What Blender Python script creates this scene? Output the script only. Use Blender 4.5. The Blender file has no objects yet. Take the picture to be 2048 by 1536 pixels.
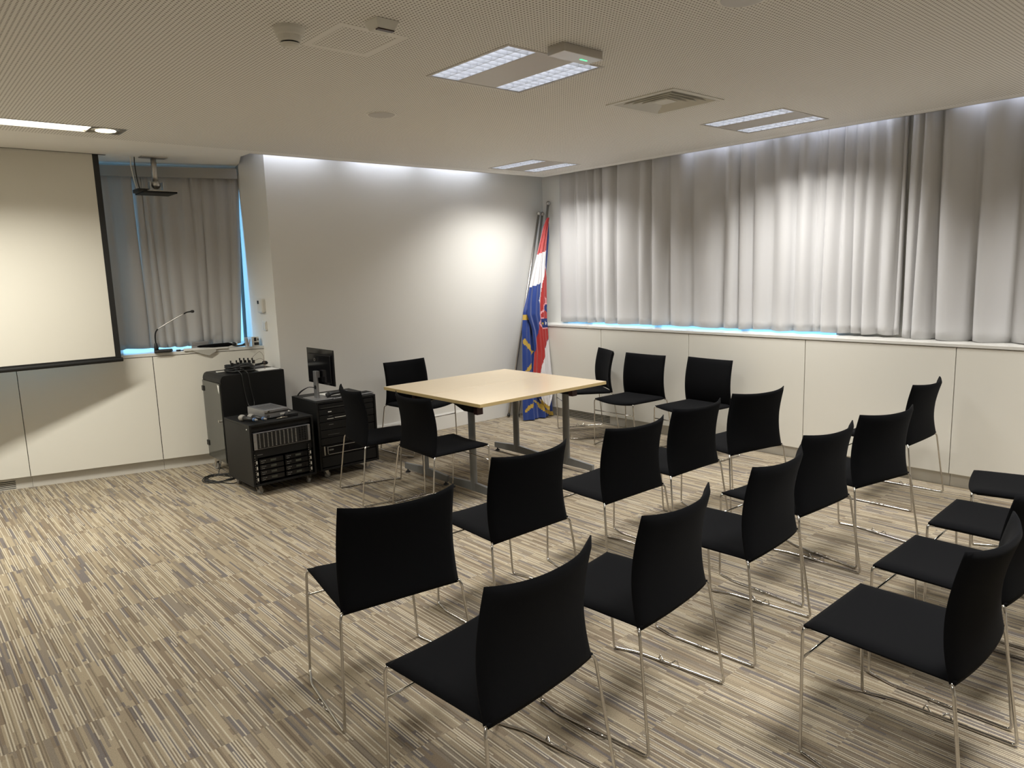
import bpy, bmesh, math, random
from mathutils import Vector, Matrix
random.seed(7)
S = bpy.context.scene
COL = S.collection
PI = math.pi

# ------------------------------------------------------------------ camera
cam = bpy.data.cameras.new('camera')
cam.sensor_width = 36.0
cam.lens = 1451.04 / 2048 * 36.0
cam.clip_start = 0.05
camo = bpy.data.objects.new('camera', cam)
COL.objects.link(camo)
_r = Vector((0.750239, -0.660397, -0.031902))
_u = Vector((0.125675, 0.095068, 0.987506))
_f = Vector((0.649113, 0.744874, -0.154319))
M = Matrix.Identity(4)
for i in range(3):
    M[i][0], M[i][1], M[i][2] = _r[i], _u[i], -_f[i]
M[2][3] = 1.65
camo.matrix_world = M
S.camera = camo

# ------------------------------------------------------------------ world, exposure
W = bpy.data.worlds.new('world'); S.world = W; W.use_nodes = True
bg = W.node_tree.nodes['Background']
bg.inputs[0].default_value = (0.24, 0.60, 1.0, 1)
bg.inputs[1].default_value = 4.0
S.view_settings.view_transform = 'Standard'
S.view_settings.look = 'None'
S.view_settings.exposure = 0.0
S.view_settings.gamma = 1.0
S.view_settings.use_curve_mapping = False

ZC = 2.67          # ceiling
XC, YC = 5.84, 6.054   # ceiling edges
XR, XK, XW = 5.700, 5.737, 5.985
YF = 6.226
XE = 2.682

LAMP = 6.0      # louvre light panels
LINE = 4.0       # linear light
COVE = 13.0
STRIP = 14.5   # each louvre strip, watts
def area(name, loc, rot, sx, sy, power, color, spread=PI):
    l = bpy.data.lights.new(name, 'AREA'); l.shape = 'RECTANGLE'
    l.size = sx; l.size_y = sy; l.energy = power; l.color = color; l.spread = spread
    o = bpy.data.objects.new(name, l); COL.objects.link(o)
    o.location = loc; o.rotation_euler = rot
    return o
def spot(name, loc, power, color, ang, blend=.5, rad=.03):
    l = bpy.data.lights.new(name, 'SPOT'); l.energy = power; l.color = color
    l.spot_size = math.radians(ang); l.spot_blend = blend; l.shadow_soft_size = rad
    o = bpy.data.objects.new(name, l); COL.objects.link(o); o.location = loc
    return o

# ------------------------------------------------------------------ materials
def mat(name, col, rough=.6, metal=0, spec=.5, emit=None, es=0, sheen=0, coat=0, alpha=None):
    m = bpy.data.materials.new(name); m.use_nodes = True
    b = m.node_tree.nodes['Principled BSDF']
    b.inputs['Base Color'].default_value = (*col, 1)
    b.inputs['Roughness'].default_value = rough
    b.inputs['Metallic'].default_value = metal
    b.inputs['Specular IOR Level'].default_value = spec
    b.inputs['Sheen Weight'].default_value = sheen
    b.inputs['Coat Weight'].default_value = coat
    if emit:
        b.inputs['Emission Color'].default_value = (*emit, 1)
        b.inputs['Emission Strength'].default_value = es
    return m
class NT:
    def __init__(s, m): s.t = m.node_tree; s.n = s.t.nodes; s.l = s.t.links; s.b = s.n['Principled BSDF']
    def node(s, k, **kw):
        n = s.n.new(k)
        for a, v in kw.items(): setattr(n, a, v)
        return n
    def link(s, a, b): s.l.new(a, b)
    def put(s, sock, v):
        if hasattr(v, 'is_linked') or hasattr(v, 'links'): s.l.new(v, sock)
        else: sock.default_value = v
    def math(s, op, a, b=0.0, c=None):
        n = s.n.new('ShaderNodeMath'); n.operation = op
        s.put(n.inputs[0], a); s.put(n.inputs[1], b)
        if c is not None: s.put(n.inputs[2], c)
        return n.outputs[0]
    def mixc(s, f, a, b):
        n = s.n.new('ShaderNodeMix'); n.data_type = 'RGBA'
        s.put(n.inputs[0], f); s.put(n.inputs[6], a); s.put(n.inputs[7], b)
        return n.outputs[2]
    def xyz(s):
        g = s.n.new('ShaderNodeNewGeometry'); x = s.n.new('ShaderNodeSeparateXYZ')
        s.l.new(g.outputs['Position'], x.inputs[0]); return x.outputs
    def objc(s):
        g = s.n.new('ShaderNodeTexCoord'); return g.outputs['Object']
def noise_bump(m, scale, strength, dist=.002, detail=3, rough_col=None):
    t = NT(m); n = t.node('ShaderNodeTexNoise'); n.inputs['Scale'].default_value = scale; n.inputs['Detail'].default_value = detail
    t.link(t.objc(), n.inputs['Vector'])
    b = t.node('ShaderNodeBump'); b.inputs['Strength'].default_value = strength; b.inputs['Distance'].default_value = dist
    t.link(n.outputs[0], b.inputs['Height']); t.link(b.outputs[0], t.b.inputs['Normal'])
    if rough_col:
        cr = t.mixc(n.outputs[0], (*rough_col[0], 1), (*rough_col[1], 1)); t.link(cr, t.b.inputs['Base Color'])
    return m

m_wall = noise_bump(mat('wall_paint', (.81, .80, .765), .7), 220, .12, .001)
m_ceil = noise_bump(mat('ceiling_paint', (.88, .86, .82), .8), 200, .1, .001)
m_cab = noise_bump(mat('cabinet_laminate', (.78, .76, .69), .42), 500, .05, .0005)
m_kick = mat('kick_laminate', (.62, .60, .55), .5)
m_sill = mat('sill_laminate', (.70, .69, .65), .25)
m_gap = mat('dark_gap', (.03, .028, .025), .9)
m_black_fab = noise_bump(mat('black_fabric', (.0048, .005, .0058), .95, spec=.06, sheen=.012), 900, .4, .0006)
m_chrome = mat('chrome', (.60, .58, .55), .14, 1)
m_steel = mat('brushed_steel', (.55, .53, .50), .35, 1)
m_blackmetal = noise_bump(mat('black_metal', (.009, .009, .009), .5, spec=.3), 600, .08, .0004)
m_blackgloss = mat('black_gloss', (.006, .006, .007), .12)
m_blackpl = mat('black_plastic', (.012, .012, .012), .5)
m_darkslot = mat('dark_slot', (.003, .003, .003), .8)
m_white = mat('white_plastic', (.72, .70, .64), .4)
m_paper = mat('paper', (.75, .74, .70), .7)
m_grey = mat('grey_paint', (.20, .205, .205), .45, .3)
m_rubber = mat('grey_rubber', (.25, .24, .22), .6)
m_silver = mat('silver_paint', (.35, .35, .36), .35, .7)
m_green = mat('green_led', (.02, .4, .12), .4, emit=(.1, 1, .35), es=2.0)
m_gold = noise_bump(mat('gold_fringe', (.50, .33, .05), .55), 400, .8, .002)
m_lampw = mat('lit_panel_cool', (.8, .8, .8), .5, emit=(.93, .955, 1.0), es=LAMP)
m_linel = mat('lit_panel_warm', (.8, .8, .8), .5, emit=(1.0, .93, .78), es=LINE)
m_dl = mat('lit_downlight', (.8, .8, .8), .5, emit=(1.0, .86, .55), es=9)
m_louv = mat('louvre_aluminium', (.42, .43, .46), .45, 0)
m_plate = mat('lamp_plate', (.55, .52, .48), .45, .3)
m_dkredpl = mat('dark_red_plastic', (.035, .008, .010), .5)
m_tlabel = mat('faint_print', (.16, .16, .15), .6)
m_led = mat('pale_display', (.07, .075, .06), .4)
m_brown = mat('dark_brown_lens', (.04, .012, .01), .2)

# perforated ceiling
m_perf = mat('perforated_board', (.88, .86, .82), .8)
t = NT(m_perf); x, y, z = t.xyz()
P = .0182
fx = t.math('SUBTRACT', t.math('FRACT', t.math('DIVIDE', x, P)), .5)
fy = t.math('SUBTRACT', t.math('FRACT', t.math('DIVIDE', y, P)), .5)
d = t.math('SQRT', t.math('ADD', t.math('MULTIPLY', fx, fx), t.math('MULTIPLY', fy, fy)))
hole = t.math('LESS_THAN', d, .235)
t.link(t.mixc(hole, (.88, .86, .82, 1), (.24, .21, .18, 1)), t.b.inputs['Base Color'])

# striped carpet
m_carpet = mat('striped_carpet', (.3, .26, .2), .95, spec=.1)
t = NT(m_carpet); x, y, z = t.xyz()
TILE = .5
tx = t.math('FLOOR', t.math('DIVIDE', x, TILE)); ty = t.math('FLOOR', t.math('DIVIDE', t.math('ADD', y, t.math('MULTIPLY', t.math('MODULO', tx, 2.0), .0)), TILE))
def wn(a, b, c):
    cv = t.node('ShaderNodeCombineXYZ'); t.put(cv.inputs[0], a); t.put(cv.inputs[1], b); t.put(cv.inputs[2], c)
    w = t.node('ShaderNodeTexWhiteNoise'); w.noise_dimensions = '3D'; t.link(cv.outputs[0], w.inputs['Vector']); return w.outputs['Value']
def segs(cw, length, seed, mod=0.0):
    c = t.math('FLOOR', t.math('DIVIDE', x, cw))
    off = t.math('MULTIPLY', wn(c, ty, seed), 1.0)
    s = t.math('FLOOR', t.math('ADD', t.math('DIVIDE', y, length), off))
    return wn(c, t.math('ADD', s, t.math('MULTIPLY', ty, 17.3)), seed + 5.0)
wide = segs(.021, .46, 1.0)
mid = segs(.0105, .38, 2.0)
fine = segs(.0052, .36, 3.0)
def ramp(v, stops, interp='CONSTANT'):
    r = t.node('ShaderNodeValToRGB'); r.color_ramp.interpolation = interp
    e = r.color_ramp.elements
    e[0].position, e[0].color = stops[0][0], (*stops[0][1], 1); e[1].position, e[1].color = stops[1][0], (*stops[1][1], 1)
    for p_, c_ in stops[2:]:
        q = e.new(p_); q.color = (*c_, 1)
    t.put(r.inputs[0], v); return r.outputs[0]
tan, tan2, gry, slate, brn, cream = (.34, .285, .20), (.29, .24, .17), (.235, .20, .155), (.17, .15, .14), (.22, .175, .125), (.52, .465, .36)
c1 = ramp(wide, [(0, tan), (.26, tan2), (.48, gry), (.66, brn), (.80, slate), (.90, tan)])
c2 = ramp(mid, [(0, gry), (.25, tan), (.5, slate), (.62, brn), (.78, tan2)])
base = t.mixc(t.math('GREATER_THAN', segs(.021, .31, 9.0), .48), c1, c2)
odd = t.math('LESS_THAN', t.math('FRACT', t.math('DIVIDE', x, .0104)), .5)
evn = t.math('SUBTRACT', 1.0, odd)
base = t.mixc(t.math('MULTIPLY', t.math('MULTIPLY', t.math('LESS_THAN', fine, .36), odd), .85), base, (*cream, 1))
base = t.mixc(t.math('MULTIPLY', t.math('MULTIPLY', t.math('GREATER_THAN', fine, .70), evn), .55), base, (.12, .095, .07, 1))
nz = t.node('ShaderNodeTexNoise'); nz.inputs['Scale'].default_value = 260; nz.inputs['Detail'].default_value = 2
t.link(t.objc(), nz.inputs['Vector'])
val = t.math('ADD', t.math('MULTIPLY', nz.outputs[0], .9), .56)
mul = t.node('ShaderNodeMix', data_type='RGBA', blend_type='MULTIPLY'); mul.inputs[0].default_value = 1
t.link(base, mul.inputs[6]); cvv = t.node('ShaderNodeCombineXYZ')
for i in range(3): t.link(val, cvv.inputs[i])
t.link(cvv.outputs[0], mul.inputs[7]); t.link(mul.outputs[2], t.b.inputs['Base Color'])
bp = t.node('ShaderNodeBump'); bp.inputs['Strength'].default_value = .5; bp.inputs['Distance'].default_value = .003
t.link(nz.outputs[0], bp.inputs['Height']); t.link(bp.outputs[0], t.b.inputs['Normal'])

# curtain cloth
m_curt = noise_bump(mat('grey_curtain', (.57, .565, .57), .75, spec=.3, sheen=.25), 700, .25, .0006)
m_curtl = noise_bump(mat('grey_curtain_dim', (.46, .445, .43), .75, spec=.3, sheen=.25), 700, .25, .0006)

# maple veneer
m_maple = mat('maple_veneer', (.66, .52, .33), .28, coat=.15)
t = NT(m_maple)
mp = t.node('ShaderNodeMapping'); mp.inputs['Scale'].default_value = (3, 60, 3); t.link(t.objc(), mp.inputs[0])
n1 = t.node('ShaderNodeTexNoise'); n1.inputs['Scale'].default_value = 3; n1.inputs['Detail'].default_value = 5; t.link(mp.outputs[0], n1.inputs['Vector'])
t.link(t.mixc(n1.outputs[0], (.68, .545, .36, 1), (.80, .67, .47, 1)), t.b.inputs['Base Color'])
m_edge = mat('maple_edge', (.50, .38, .18), .5)

# projection fabric
m_screen = noise_bump(mat('screen_fabric', (.70, .675, .60), .85), 800, .05, .0004)
m_flag_r = mat('flag_red', (.38, .018, .016), .45, sheen=.3)
m_flag_w = mat('flag_white', (.72, .70, .72), .5, sheen=.3)
m_flag_b = mat('flag_blue', (.010, .04, .22), .35, sheen=.4)
m_flag_p = mat('emblem_border', (.75, .35, .38), .5)
m_flag_d = mat('emblem_blue', (.01, .03, .16), .5)

# glass
m_glass = bpy.data.materials.new('window_glass'); m_glass.use_nodes = True
nt = m_glass.node_tree; nt.nodes.clear()
o_ = nt.nodes.new('ShaderNodeOutputMaterial'); mx = nt.nodes.new('ShaderNodeMixShader'); tr = nt.nodes.new('ShaderNodeBsdfTransparent'); gl = nt.nodes.new('ShaderNodeBsdfGlossy')
gl.inputs['Roughness'].default_value = .02; mx.inputs[0].default_value = .06
nt.links.new(tr.outputs[0], mx.inputs[1]); nt.links.new(gl.outputs[0], mx.inputs[2]); nt.links.new(mx.outputs[0], o_.inputs[0])
m_doorglass = bpy.data.materials.new('rack_door_glass'); m_doorglass.use_nodes = True
b = m_doorglass.node_tree.nodes['Principled BSDF']
b.inputs['Base Color'].default_value = (.10, .10, .088, 1); b.inputs['Roughness'].default_value = .06; b.inputs['Alpha'].default_value = .75
m_cup = bpy.data.materials.new('clear_plastic'); m_cup.use_nodes = True
b = m_cup.node_tree.nodes['Principled BSDF']
b.inputs['Base Color'].default_value = (.8, .85, .9, 1); b.inputs['Roughness'].default_value = .1; b.inputs['Alpha'].default_value = .3

# ------------------------------------------------------------------ mesh helpers
class MB:
    def __init__(s): s.v = []; s.f = []; s.mi = []
    def add(s, vs, fs, mi=0):
        o = len(s.v); s.v += [tuple(v) for v in vs]
        for f in fs: s.f.append([i + o for i in f]); s.mi.append(mi)
        return s
    def box(s, a, b, mi=0, X=None):
        (x0, y0, z0), (x1, y1, z1) = a, b
        vs = [Vector(p) for p in [(x0,y0,z0),(x1,y0,z0),(x1,y1,z0),(x0,y1,z0),(x0,y0,z1),(x1,y0,z1),(x1,y1,z1),(x0,y1,z1)]]
        if X: vs = [X @ v for v in vs]
        return s.add(vs, [(0,3,2,1),(4,5,6,7),(0,1,5,4),(1,2,6,5),(2,3,7,6),(3,0,4,7)], mi)
    def prism(s, poly, z0, z1, mi=0):
        n = len(poly)
        vs = [(x, y, z0) for x, y in poly] + [(x, y, z1) for x, y in poly]
        fs = [tuple(range(n))[::-1], tuple(range(n, 2*n))] + [(i, (i+1) % n, n+(i+1) % n, n+i) for i in range(n)]
        return s.add(vs, fs, mi)
    def tube(s, pts, r, seg=8, mi=0, cap=True):
        pts = [Vector(p) for p in pts]; n = len(pts); rs = r if isinstance(r, (list, tuple)) else [r]*n
        up = None; o = len(s.v)
        for i, p in enumerate(pts):
            d = (pts[min(i+1, n-1)] - pts[max(i-1, 0)]).normalized()
            if up is None:
                a = Vector((0, 0, 1)) if abs(d.z) < .9 else Vector((1, 0, 0)); up = d.cross(a).normalized()
            else:
                up = (up - d*up.dot(d)).normalized()
            w = d.cross(up)
            for k in range(seg):
                q = 2*PI*k/seg; s.v.append(tuple(p + rs[i]*(math.cos(q)*up + math.sin(q)*w)))
        for i in range(n-1):
            for k in range(seg):
                s.f.append([o+i*seg+k, o+i*seg+(k+1) % seg, o+(i+1)*seg+(k+1) % seg, o+(i+1)*seg+k]); s.mi.append(mi)
        if cap:
            s.f.append([o+k for k in range(seg)][::-1]); s.mi.append(mi)
            s.f.append([o+(n-1)*seg+k for k in range(seg)]); s.mi.append(mi)
        return s
    def lathe(s, prof, c=(0, 0, 0), seg=24, mi=0, X=None):
        o = len(s.v)
        for r, z in prof:
            for k in range(seg):
                q = 2*PI*k/seg; v = Vector((r*math.cos(q), r*math.sin(q), z))
                if X: v = X @ v
                s.v.append((v.x+c[0], v.y+c[1], v.z+c[2]))
        for i in range(len(prof)-1):
            for k in range(seg):
                s.f.append([o+i*seg+k, o+i*seg+(k+1) % seg, o+(i+1)*seg+(k+1) % seg, o+(i+1)*seg+k]); s.mi.append(mi)
        s.f.append([o+k for k in range(seg)][::-1]); s.mi.append(mi)
        s.f.append([o+(len(prof)-1)*seg+k for k in range(seg)]); s.mi.append(mi)
        return s
    def grid(s, fn, nu, nv, mi=0, matf=None):
        o = len(s.v)
        for j in range(nv+1):
            for i in range(nu+1): s.v.append(tuple(fn(i/nu, j/nv)))
        for j in range(nv):
            for i in range(nu):
                s.f.append([o+j*(nu+1)+i, o+j*(nu+1)+i+1, o+(j+1)*(nu+1)+i+1, o+(j+1)*(nu+1)+i]); s.mi.append(matf((i+.5)/nu, (j+.5)/nv) if matf else mi)
        return s
    def build(s, name, mats, parent=None, smooth=False, bevel=0, loc=None, rot=None, fix=True):
        me = bpy.data.meshes.new(name); me.from_pydata(s.v, [], s.f); me.validate()
        if not isinstance(mats, (list, tuple)): mats = [mats]
        for m in mats: me.materials.append(m)
        if len(s.mi) == len(me.polygons):
            for p_, i in zip(me.polygons, s.mi): p_.material_index = i
        if fix:
            bm = bmesh.new(); bm.from_mesh(me); bmesh.ops.recalc_face_normals(bm, faces=bm.faces); bm.to_mesh(me); bm.free()
        if smooth:
            for p_ in me.polygons: p_.use_smooth = True
        o = bpy.data.objects.new(name, me); COL.objects.link(o)
        if smooth == 'auto':
            pass
        if bevel:
            md = o.modifiers.new('bevel', 'BEVEL'); md.width = bevel; md.segments = 2; md.limit_method = 'ANGLE'
        if parent: o.parent = parent
        if loc: o.location = loc
        if rot: o.rotation_euler = rot
        return o
def tag(o, label, cat, group=None, kind=None):
    if label: o['label'] = label
    if cat: o['category'] = cat
    if group: o['group'] = group
    if kind: o['kind'] = kind
    return o
def thing(name, label, cat, loc=(0, 0, 0), rz=0, group=None):
    o = bpy.data.objects.new(name, None); COL.objects.link(o); o.empty_display_size = .1
    o.location = loc; o.rotation_euler = (0, 0, rz)
    return tag(o, label, cat, group)
def struct(o): o['kind'] = 'structure'; return o
def dup(root, loc, rz, label, group):
    r = root.copy(); COL.objects.link(r); r.location = loc; r.rotation_euler = (0, 0, rz)
    r['label'] = label; r['group'] = group
    for ch in list(root.children):
        c = ch.copy(); COL.objects.link(c); c.parent = r
        for g in ch.children:
            d = g.copy(); COL.objects.link(d); d.parent = c
    return r
def smooth_path(pts, rad=.02, n=5):
    # round the corners of a polyline
    pts = [Vector(p) for p in pts]; out = [pts[0]]
    for i in range(1, len(pts)-1):
        a, b, c = pts[i-1], pts[i], pts[i+1]
        d1, d2 = (a-b), (c-b); r = min(rad, d1.length*.45, d2.length*.45)
        p, q = b + d1.normalized()*r, b + d2.normalized()*r
        for k in range(n+1):
            s_ = k/n; out.append((1-s_)**2*p + 2*s_*(1-s_)*b + s_*s_*q)
    out.append(pts[-1]); return out
def catmull(pts, n=8):
    pts = [Vector(p) for p in pts]; P_ = [pts[0]] + pts + [pts[-1]]; out = []
    for i in range(1, len(P_)-2):
        for k in range(n):
            s_ = k/n; a, b, c, d = P_[i-1:i+3]
            out.append(.5*((2*b) + (c-a)*s_ + (2*a-5*b+4*c-d)*s_*s_ + (3*b-a-3*c+d)*s_**3))
    out.append(pts[-1]); return out

# left wall frame: direction t along, n outward
CA, SA = math.cos(-.26384), math.sin(-.26384)
def L(t_, n_, z_=0): return Vector((t_*CA - n_*SA, t_*SA + n_*CA, z_))
XL = Matrix(((CA, -SA, 0, 0), (SA, CA, 0, 0), (0, 0, 1, 0), (0, 0, 0, 1)))
LN, LK = 6.978, 7.0165

# ------------------------------------------------------------------ shell
fl = MB().box((-2.5, -1.8, -.08), (6.5, 8.6, 0)).build('floor', m_carpet); struct(fl)
# plaster wall behind the table, with the return towards the left window
rv = [L(.806, 7.158), L(.80, 8.0)]
poly = [(XE, YF), (6.5, YF), (6.5, 8.6), (rv[1].x, 8.6), (rv[1].x, rv[1].y), (rv[0].x, rv[0].y)]
struct(MB().prism(poly, 0, 2.95).build('wall_back', m_wall))
# right wall with window opening
w = MB()
w.box((XW, -1.8, 0), (6.4, 2.75, 2.95)); w.box((XW, 5.85, 0), (6.4, YF, 2.95)); w.box((XW, 2.75, 0), (6.4, 5.85, 1.03)); w.box((XW, 2.75, 2.6), (6.4, 5.85, 2.95))
struct(w.build('wall_right', m_wall))
struct(MB().box((6.31, 2.75, 1.03), (6.318, 5.85, 2.6)).build('window_1', m_glass))
fr = MB()
for yy in (2.75, 3.76, 4.80, 5.80): fr.box((6.28, yy, 1.03), (6.34, yy+.05, 2.6))
fr.box((6.28, 2.75, 1.03), (6.34, 5.85, 1.07)); fr.box((6.28, 2.75, 2.55), (6.34, 5.85, 2.6))
struct(fr.build('trim_1', m_grey))
# left wall
w = MB()
w.box((-5.2, 7.34, 0), (-1.35, 7.9, 2.95), X=XL); w.box((-1.35, 7.34, 0), (.80, 7.9, 1.03), X=XL)
w.box((-1.35, 7.31, 2.50), (.80, 7.9, 2.95), X=XL)
struct(w.build('wall_left', m_wall))
g = MB()
a, b_, c_, d_ = L(-1.35, 7.66, 1.03), L(.80, 7.66, 1.03), L(.80, 7.38, 2.50), L(-1.35, 7.38, 2.50)
nrm = L(0, .008)
g.add([a, b_, c_, d_, a+nrm, b_+nrm, c_+nrm, d_+nrm], [(0,1,2,3),(7,6,5,4),(0,4,5,1),(1,5,6,2),(2,6,7,3),(3,7,4,0)])
struct(g.build('window_2', m_glass))
fr = MB()
for tt in (-1.35, -.32, .775):
    a, d_ = L(tt, 7.64, 1.03), L(tt, 7.36, 2.50); e = L(.025, 0); f_ = L(0, .05)
    fr.add([a, a+e, d_+e, d_, a+f_, a+e+f_, d_+e+f_, d_+f_], [(0,1,2,3),(7,6,5,4),(0,4,5,1),(1,5,6,2),(2,6,7,3),(3,7,4,0)])
struct(fr.build('trim_2', m_grey))
struct(MB().box((-2.6, -1.9, 0), (-2.5, 8.6, 2.95)).build('wall_side', m_wall))
struct(MB().box((-2.5, -1.9, 0), (6.5, -1.8, 2.95)).build('wall_front', m_wall))
struct(MB().box((-2.6, -1.9, 2.95), (6.6, 8.7, 3.05)).build('ceiling', m_ceil))

# dropped ceiling with cut-outs: 0 perforated, 1 plain
def rect(cx, cy, hx, hy): return (cx-hx, cy-hy, cx+hx, cy+hy)
LUM = [(2.655, 2.95), (5.08, 2.925), (5.13, 5.44), (2.655, .45), (5.08, .45), (.23, .45)]
DIM = [1.06, 1.12, .84, 1.2, 1.1, .9]
cuts = [rect(cx, cy, .316, .316) for cx, cy in LUM] + [rect(3.92, 2.945, .235, .235), (-1.3, 5.51, 1.445, 5.735)]
E2 = [(2.455, YC), (2.455, 6.31), (XE-.04, 6.31)]
xs = sorted(set([-2.5, XC-.13, XC] + [c[0] for c in cuts] + [c[2] for c in cuts]))
ys = sorted(set([-1.8, YC-.13, YC] + [c[1] for c in cuts] + [c[3] for c in cuts]))
cb = MB()
for i in range(len(xs)-1):
    for j in range(len(ys)-1):
        mx_, my_ = (xs[i]+xs[i+1])/2, (ys[j]+ys[j+1])/2
        if any(c[0] < mx_ < c[2] and c[1] < my_ < c[3] for c in cuts): continue
        plain = mx_ > XC-.13 or (my_ > YC-.13)
        cb.add([(xs[i], ys[j], ZC), (xs[i+1], ys[j], ZC), (xs[i+1], ys[j+1], ZC), (xs[i], ys[j+1], ZC)], [(0, 3, 2, 1)], 1 if plain else 0)
# edge lip and the bay part over the left window
cb.box((XC-.012, -1.8, ZC), (XC, YC, ZC+.10), 1); cb.box((2.5, YC-.012, ZC), (XC, YC, ZC+.10), 1)
q0, q1, q2, q3 = L(-5.0, 7.6), L(.78, 7.6), (2.62, 6.30), (2.48, YC)
cb.add([(-2.5, YC, ZC), (2.48, YC, ZC), (2.478, 6.206, ZC), (2.615, 6.60, ZC), (q1.x, q1.y, ZC), (q0.x, q0.y, ZC)], [(0, 5, 4, 3, 2, 1)], 1)
cb.box((2.48, YC, ZC), (2.492, 6.23, ZC+.10), 1)
struct(cb.build('ceiling', [m_perf, m_ceil], fix=False))
# plain frame of the access hatch
def ring(mb, x0, y0, x1, y1, w_, z0, z1, mi=0):
    mb.box((x0, y0, z0), (x1, y0+w_, z1), mi); mb.box((x0, y1-w_, z0), (x1, y1, z1), mi)
    mb.box((x0, y0+w_, z0), (x0+w_, y1-w_, z1), mi); mb.box((x1-w_, y0+w_, z0), (x1, y1-w_, z1), mi)
hb = MB(); ring(hb, 1.575, 2.80, 1.905, 3.155, .034, ZC-.0012, ZC)
struct(hb.build('trim_3', m_ceil))
# pelmet over the left curtain; its shade is put into the dark grey
struct(MB().box((-3.0, 7.17, 2.55), (.79, 7.19, 2.638), X=XL).build('trim_4', mat('pelmet_shade_grey', (.36, .35, .33), .6)))
# baseboard on plaster wall
bb = MB(); bb.prism([(XE-.012, YF-.014), (XR+.07, YF-.014), (XR+.07, YF), (XE-.012, YF)], 0, .155)
bb.prism([(XE-.012, YF-.007), (XR+.07, YF-.007), (XR+.07, YF), (XE-.012, YF)], .155, .166)
struct(bb.build('baseboard_back', m_wall, bevel=.002))

# ------------------------------------------------------------------ built-in cabinets
def cabinet(label, p0, p1, X, front, kick, back, vent=None, axis='L', group=None):
    # p0..p1 along the wall; 'front' plane, 'kick' plane, 'back' plane in the frame X (t, n)
    root = thing('wall_cabinet', label, 'cabinet', group=group)
    gg = .0025
    MB().box((p0, front+.02, .104), (p1, back, 1.008), X=X).build('body', m_gap, root)
    MB().box((p0+gg, front, .100), (p1-gg, front+.019, 1.0135), X=X).build('door', m_cab, root, bevel=.0015)
    kb = MB(); z0 = .0
    if vent:
        v0, v1, zz0, zz1 = vent
        kb.box((p0+.001, kick, 0), (v0, kick+.012, .099), X=X); kb.box((v1, kick, 0), (p1-.001, kick+.012, .099), X=X)
        kb.box((v0, kick, 0), (v1, kick+.012, zz0), X=X); kb.box((v0, kick, zz1), (v1, kick+.012, .099), X=X)
    else: kb.box((p0+.001, kick, 0), (p1-.001, kick+.012, .099), X=X)
    kb.build('kickboard', m_kick, root)
    if vent:
        vb = MB(); vb.box((v0, kick+.010, zz0), (v1, kick+.012, zz1), 1, X=X)
        n = 4; pitch = (zz1-zz0)/(n+.5)
        for i in range(1, n+1):
            vb.box((v0, kick+.001, zz0+i*pitch-.0045-.003), (v1, kick+.010, zz0+i*pitch-.0045+.004), 0, X=X)
        vb.build('vent_grille', [m_kick, m_darkslot], root)
    return root
# right wall frame: t = -y, n = x
XRm = Matrix(((0, 1, 0, 0), (-1, 0, 0, 0), (0, 0, 1, 0), (0, 0, 0, 1)))
G1 = 'white cabinets under the right-hand curtains'
js = [6.224, 5.098, 4.005, 2.87, 1.764, .66]
RL_ = ['white cabinet door in the corner by the flags, floor vent grille below it',
       'white cabinet door right behind the two chairs standing against the window wall',
       'white cabinet door between the two wall chairs and the lone chair',
       'white cabinet door behind the lone chair nearest the right wall',
       'white cabinet door at the right edge, beyond the seats of the last row']
for i in range(5):
    cabinet(RL_[i], -js[i], -js[i+1], XRm, XR, XK, XW-.003, vent=(-5.70, -5.099, .014, .090) if i == 0 else (-5.0965, -5.018, .014, .090) if i == 1 else None, group=G1)
LL_ = ['white cabinet door with the gooseneck microphone and papers on the sill above it',
       'white cabinet door under the lower right corner of the projection screen',
       'white cabinet door at the left picture edge, floor vent grille below it']
js2 = [.905, -.052, -1.044, -2.04]
for i in range(3):
    cabinet(LL_[i], js2[i+1], js2[i], XL, LN, LK, 7.335, vent=(-1.80, -1.16, .005, .072) if i == 2 else None, group='white cabinets under the left window')
tag(MB().box((XR-.006, .66, 1.0175), (XW-.002, 6.224, 1.041)).build('window_sill', m_sill, bevel=.002), 'long white window sill on the cabinets under the right-hand curtains', 'window sill')
sb = MB(); sb.box((XW-.002, 2.752, 1.031), (6.28, 5.848, 1.040)); struct(sb.build('trim_5', m_sill))
sb = MB(); sb.prism([tuple(L(-2.04, LN-.006).xy), tuple(L(.908, LN-.006).xy), tuple(L(.822, 7.157).xy), tuple(L(.798, 7.63).xy), tuple(L(-1.35, 7.63).xy), tuple(L(-1.35, 7.338).xy), tuple(L(-2.04, 7.338).xy)], 1.0175, 1.043)
tag(sb.build('window_sill', m_sill, bevel=.002), 'white window sill on the left cabinets, holding the microphone, papers and plastic cup', 'window sill')

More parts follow.
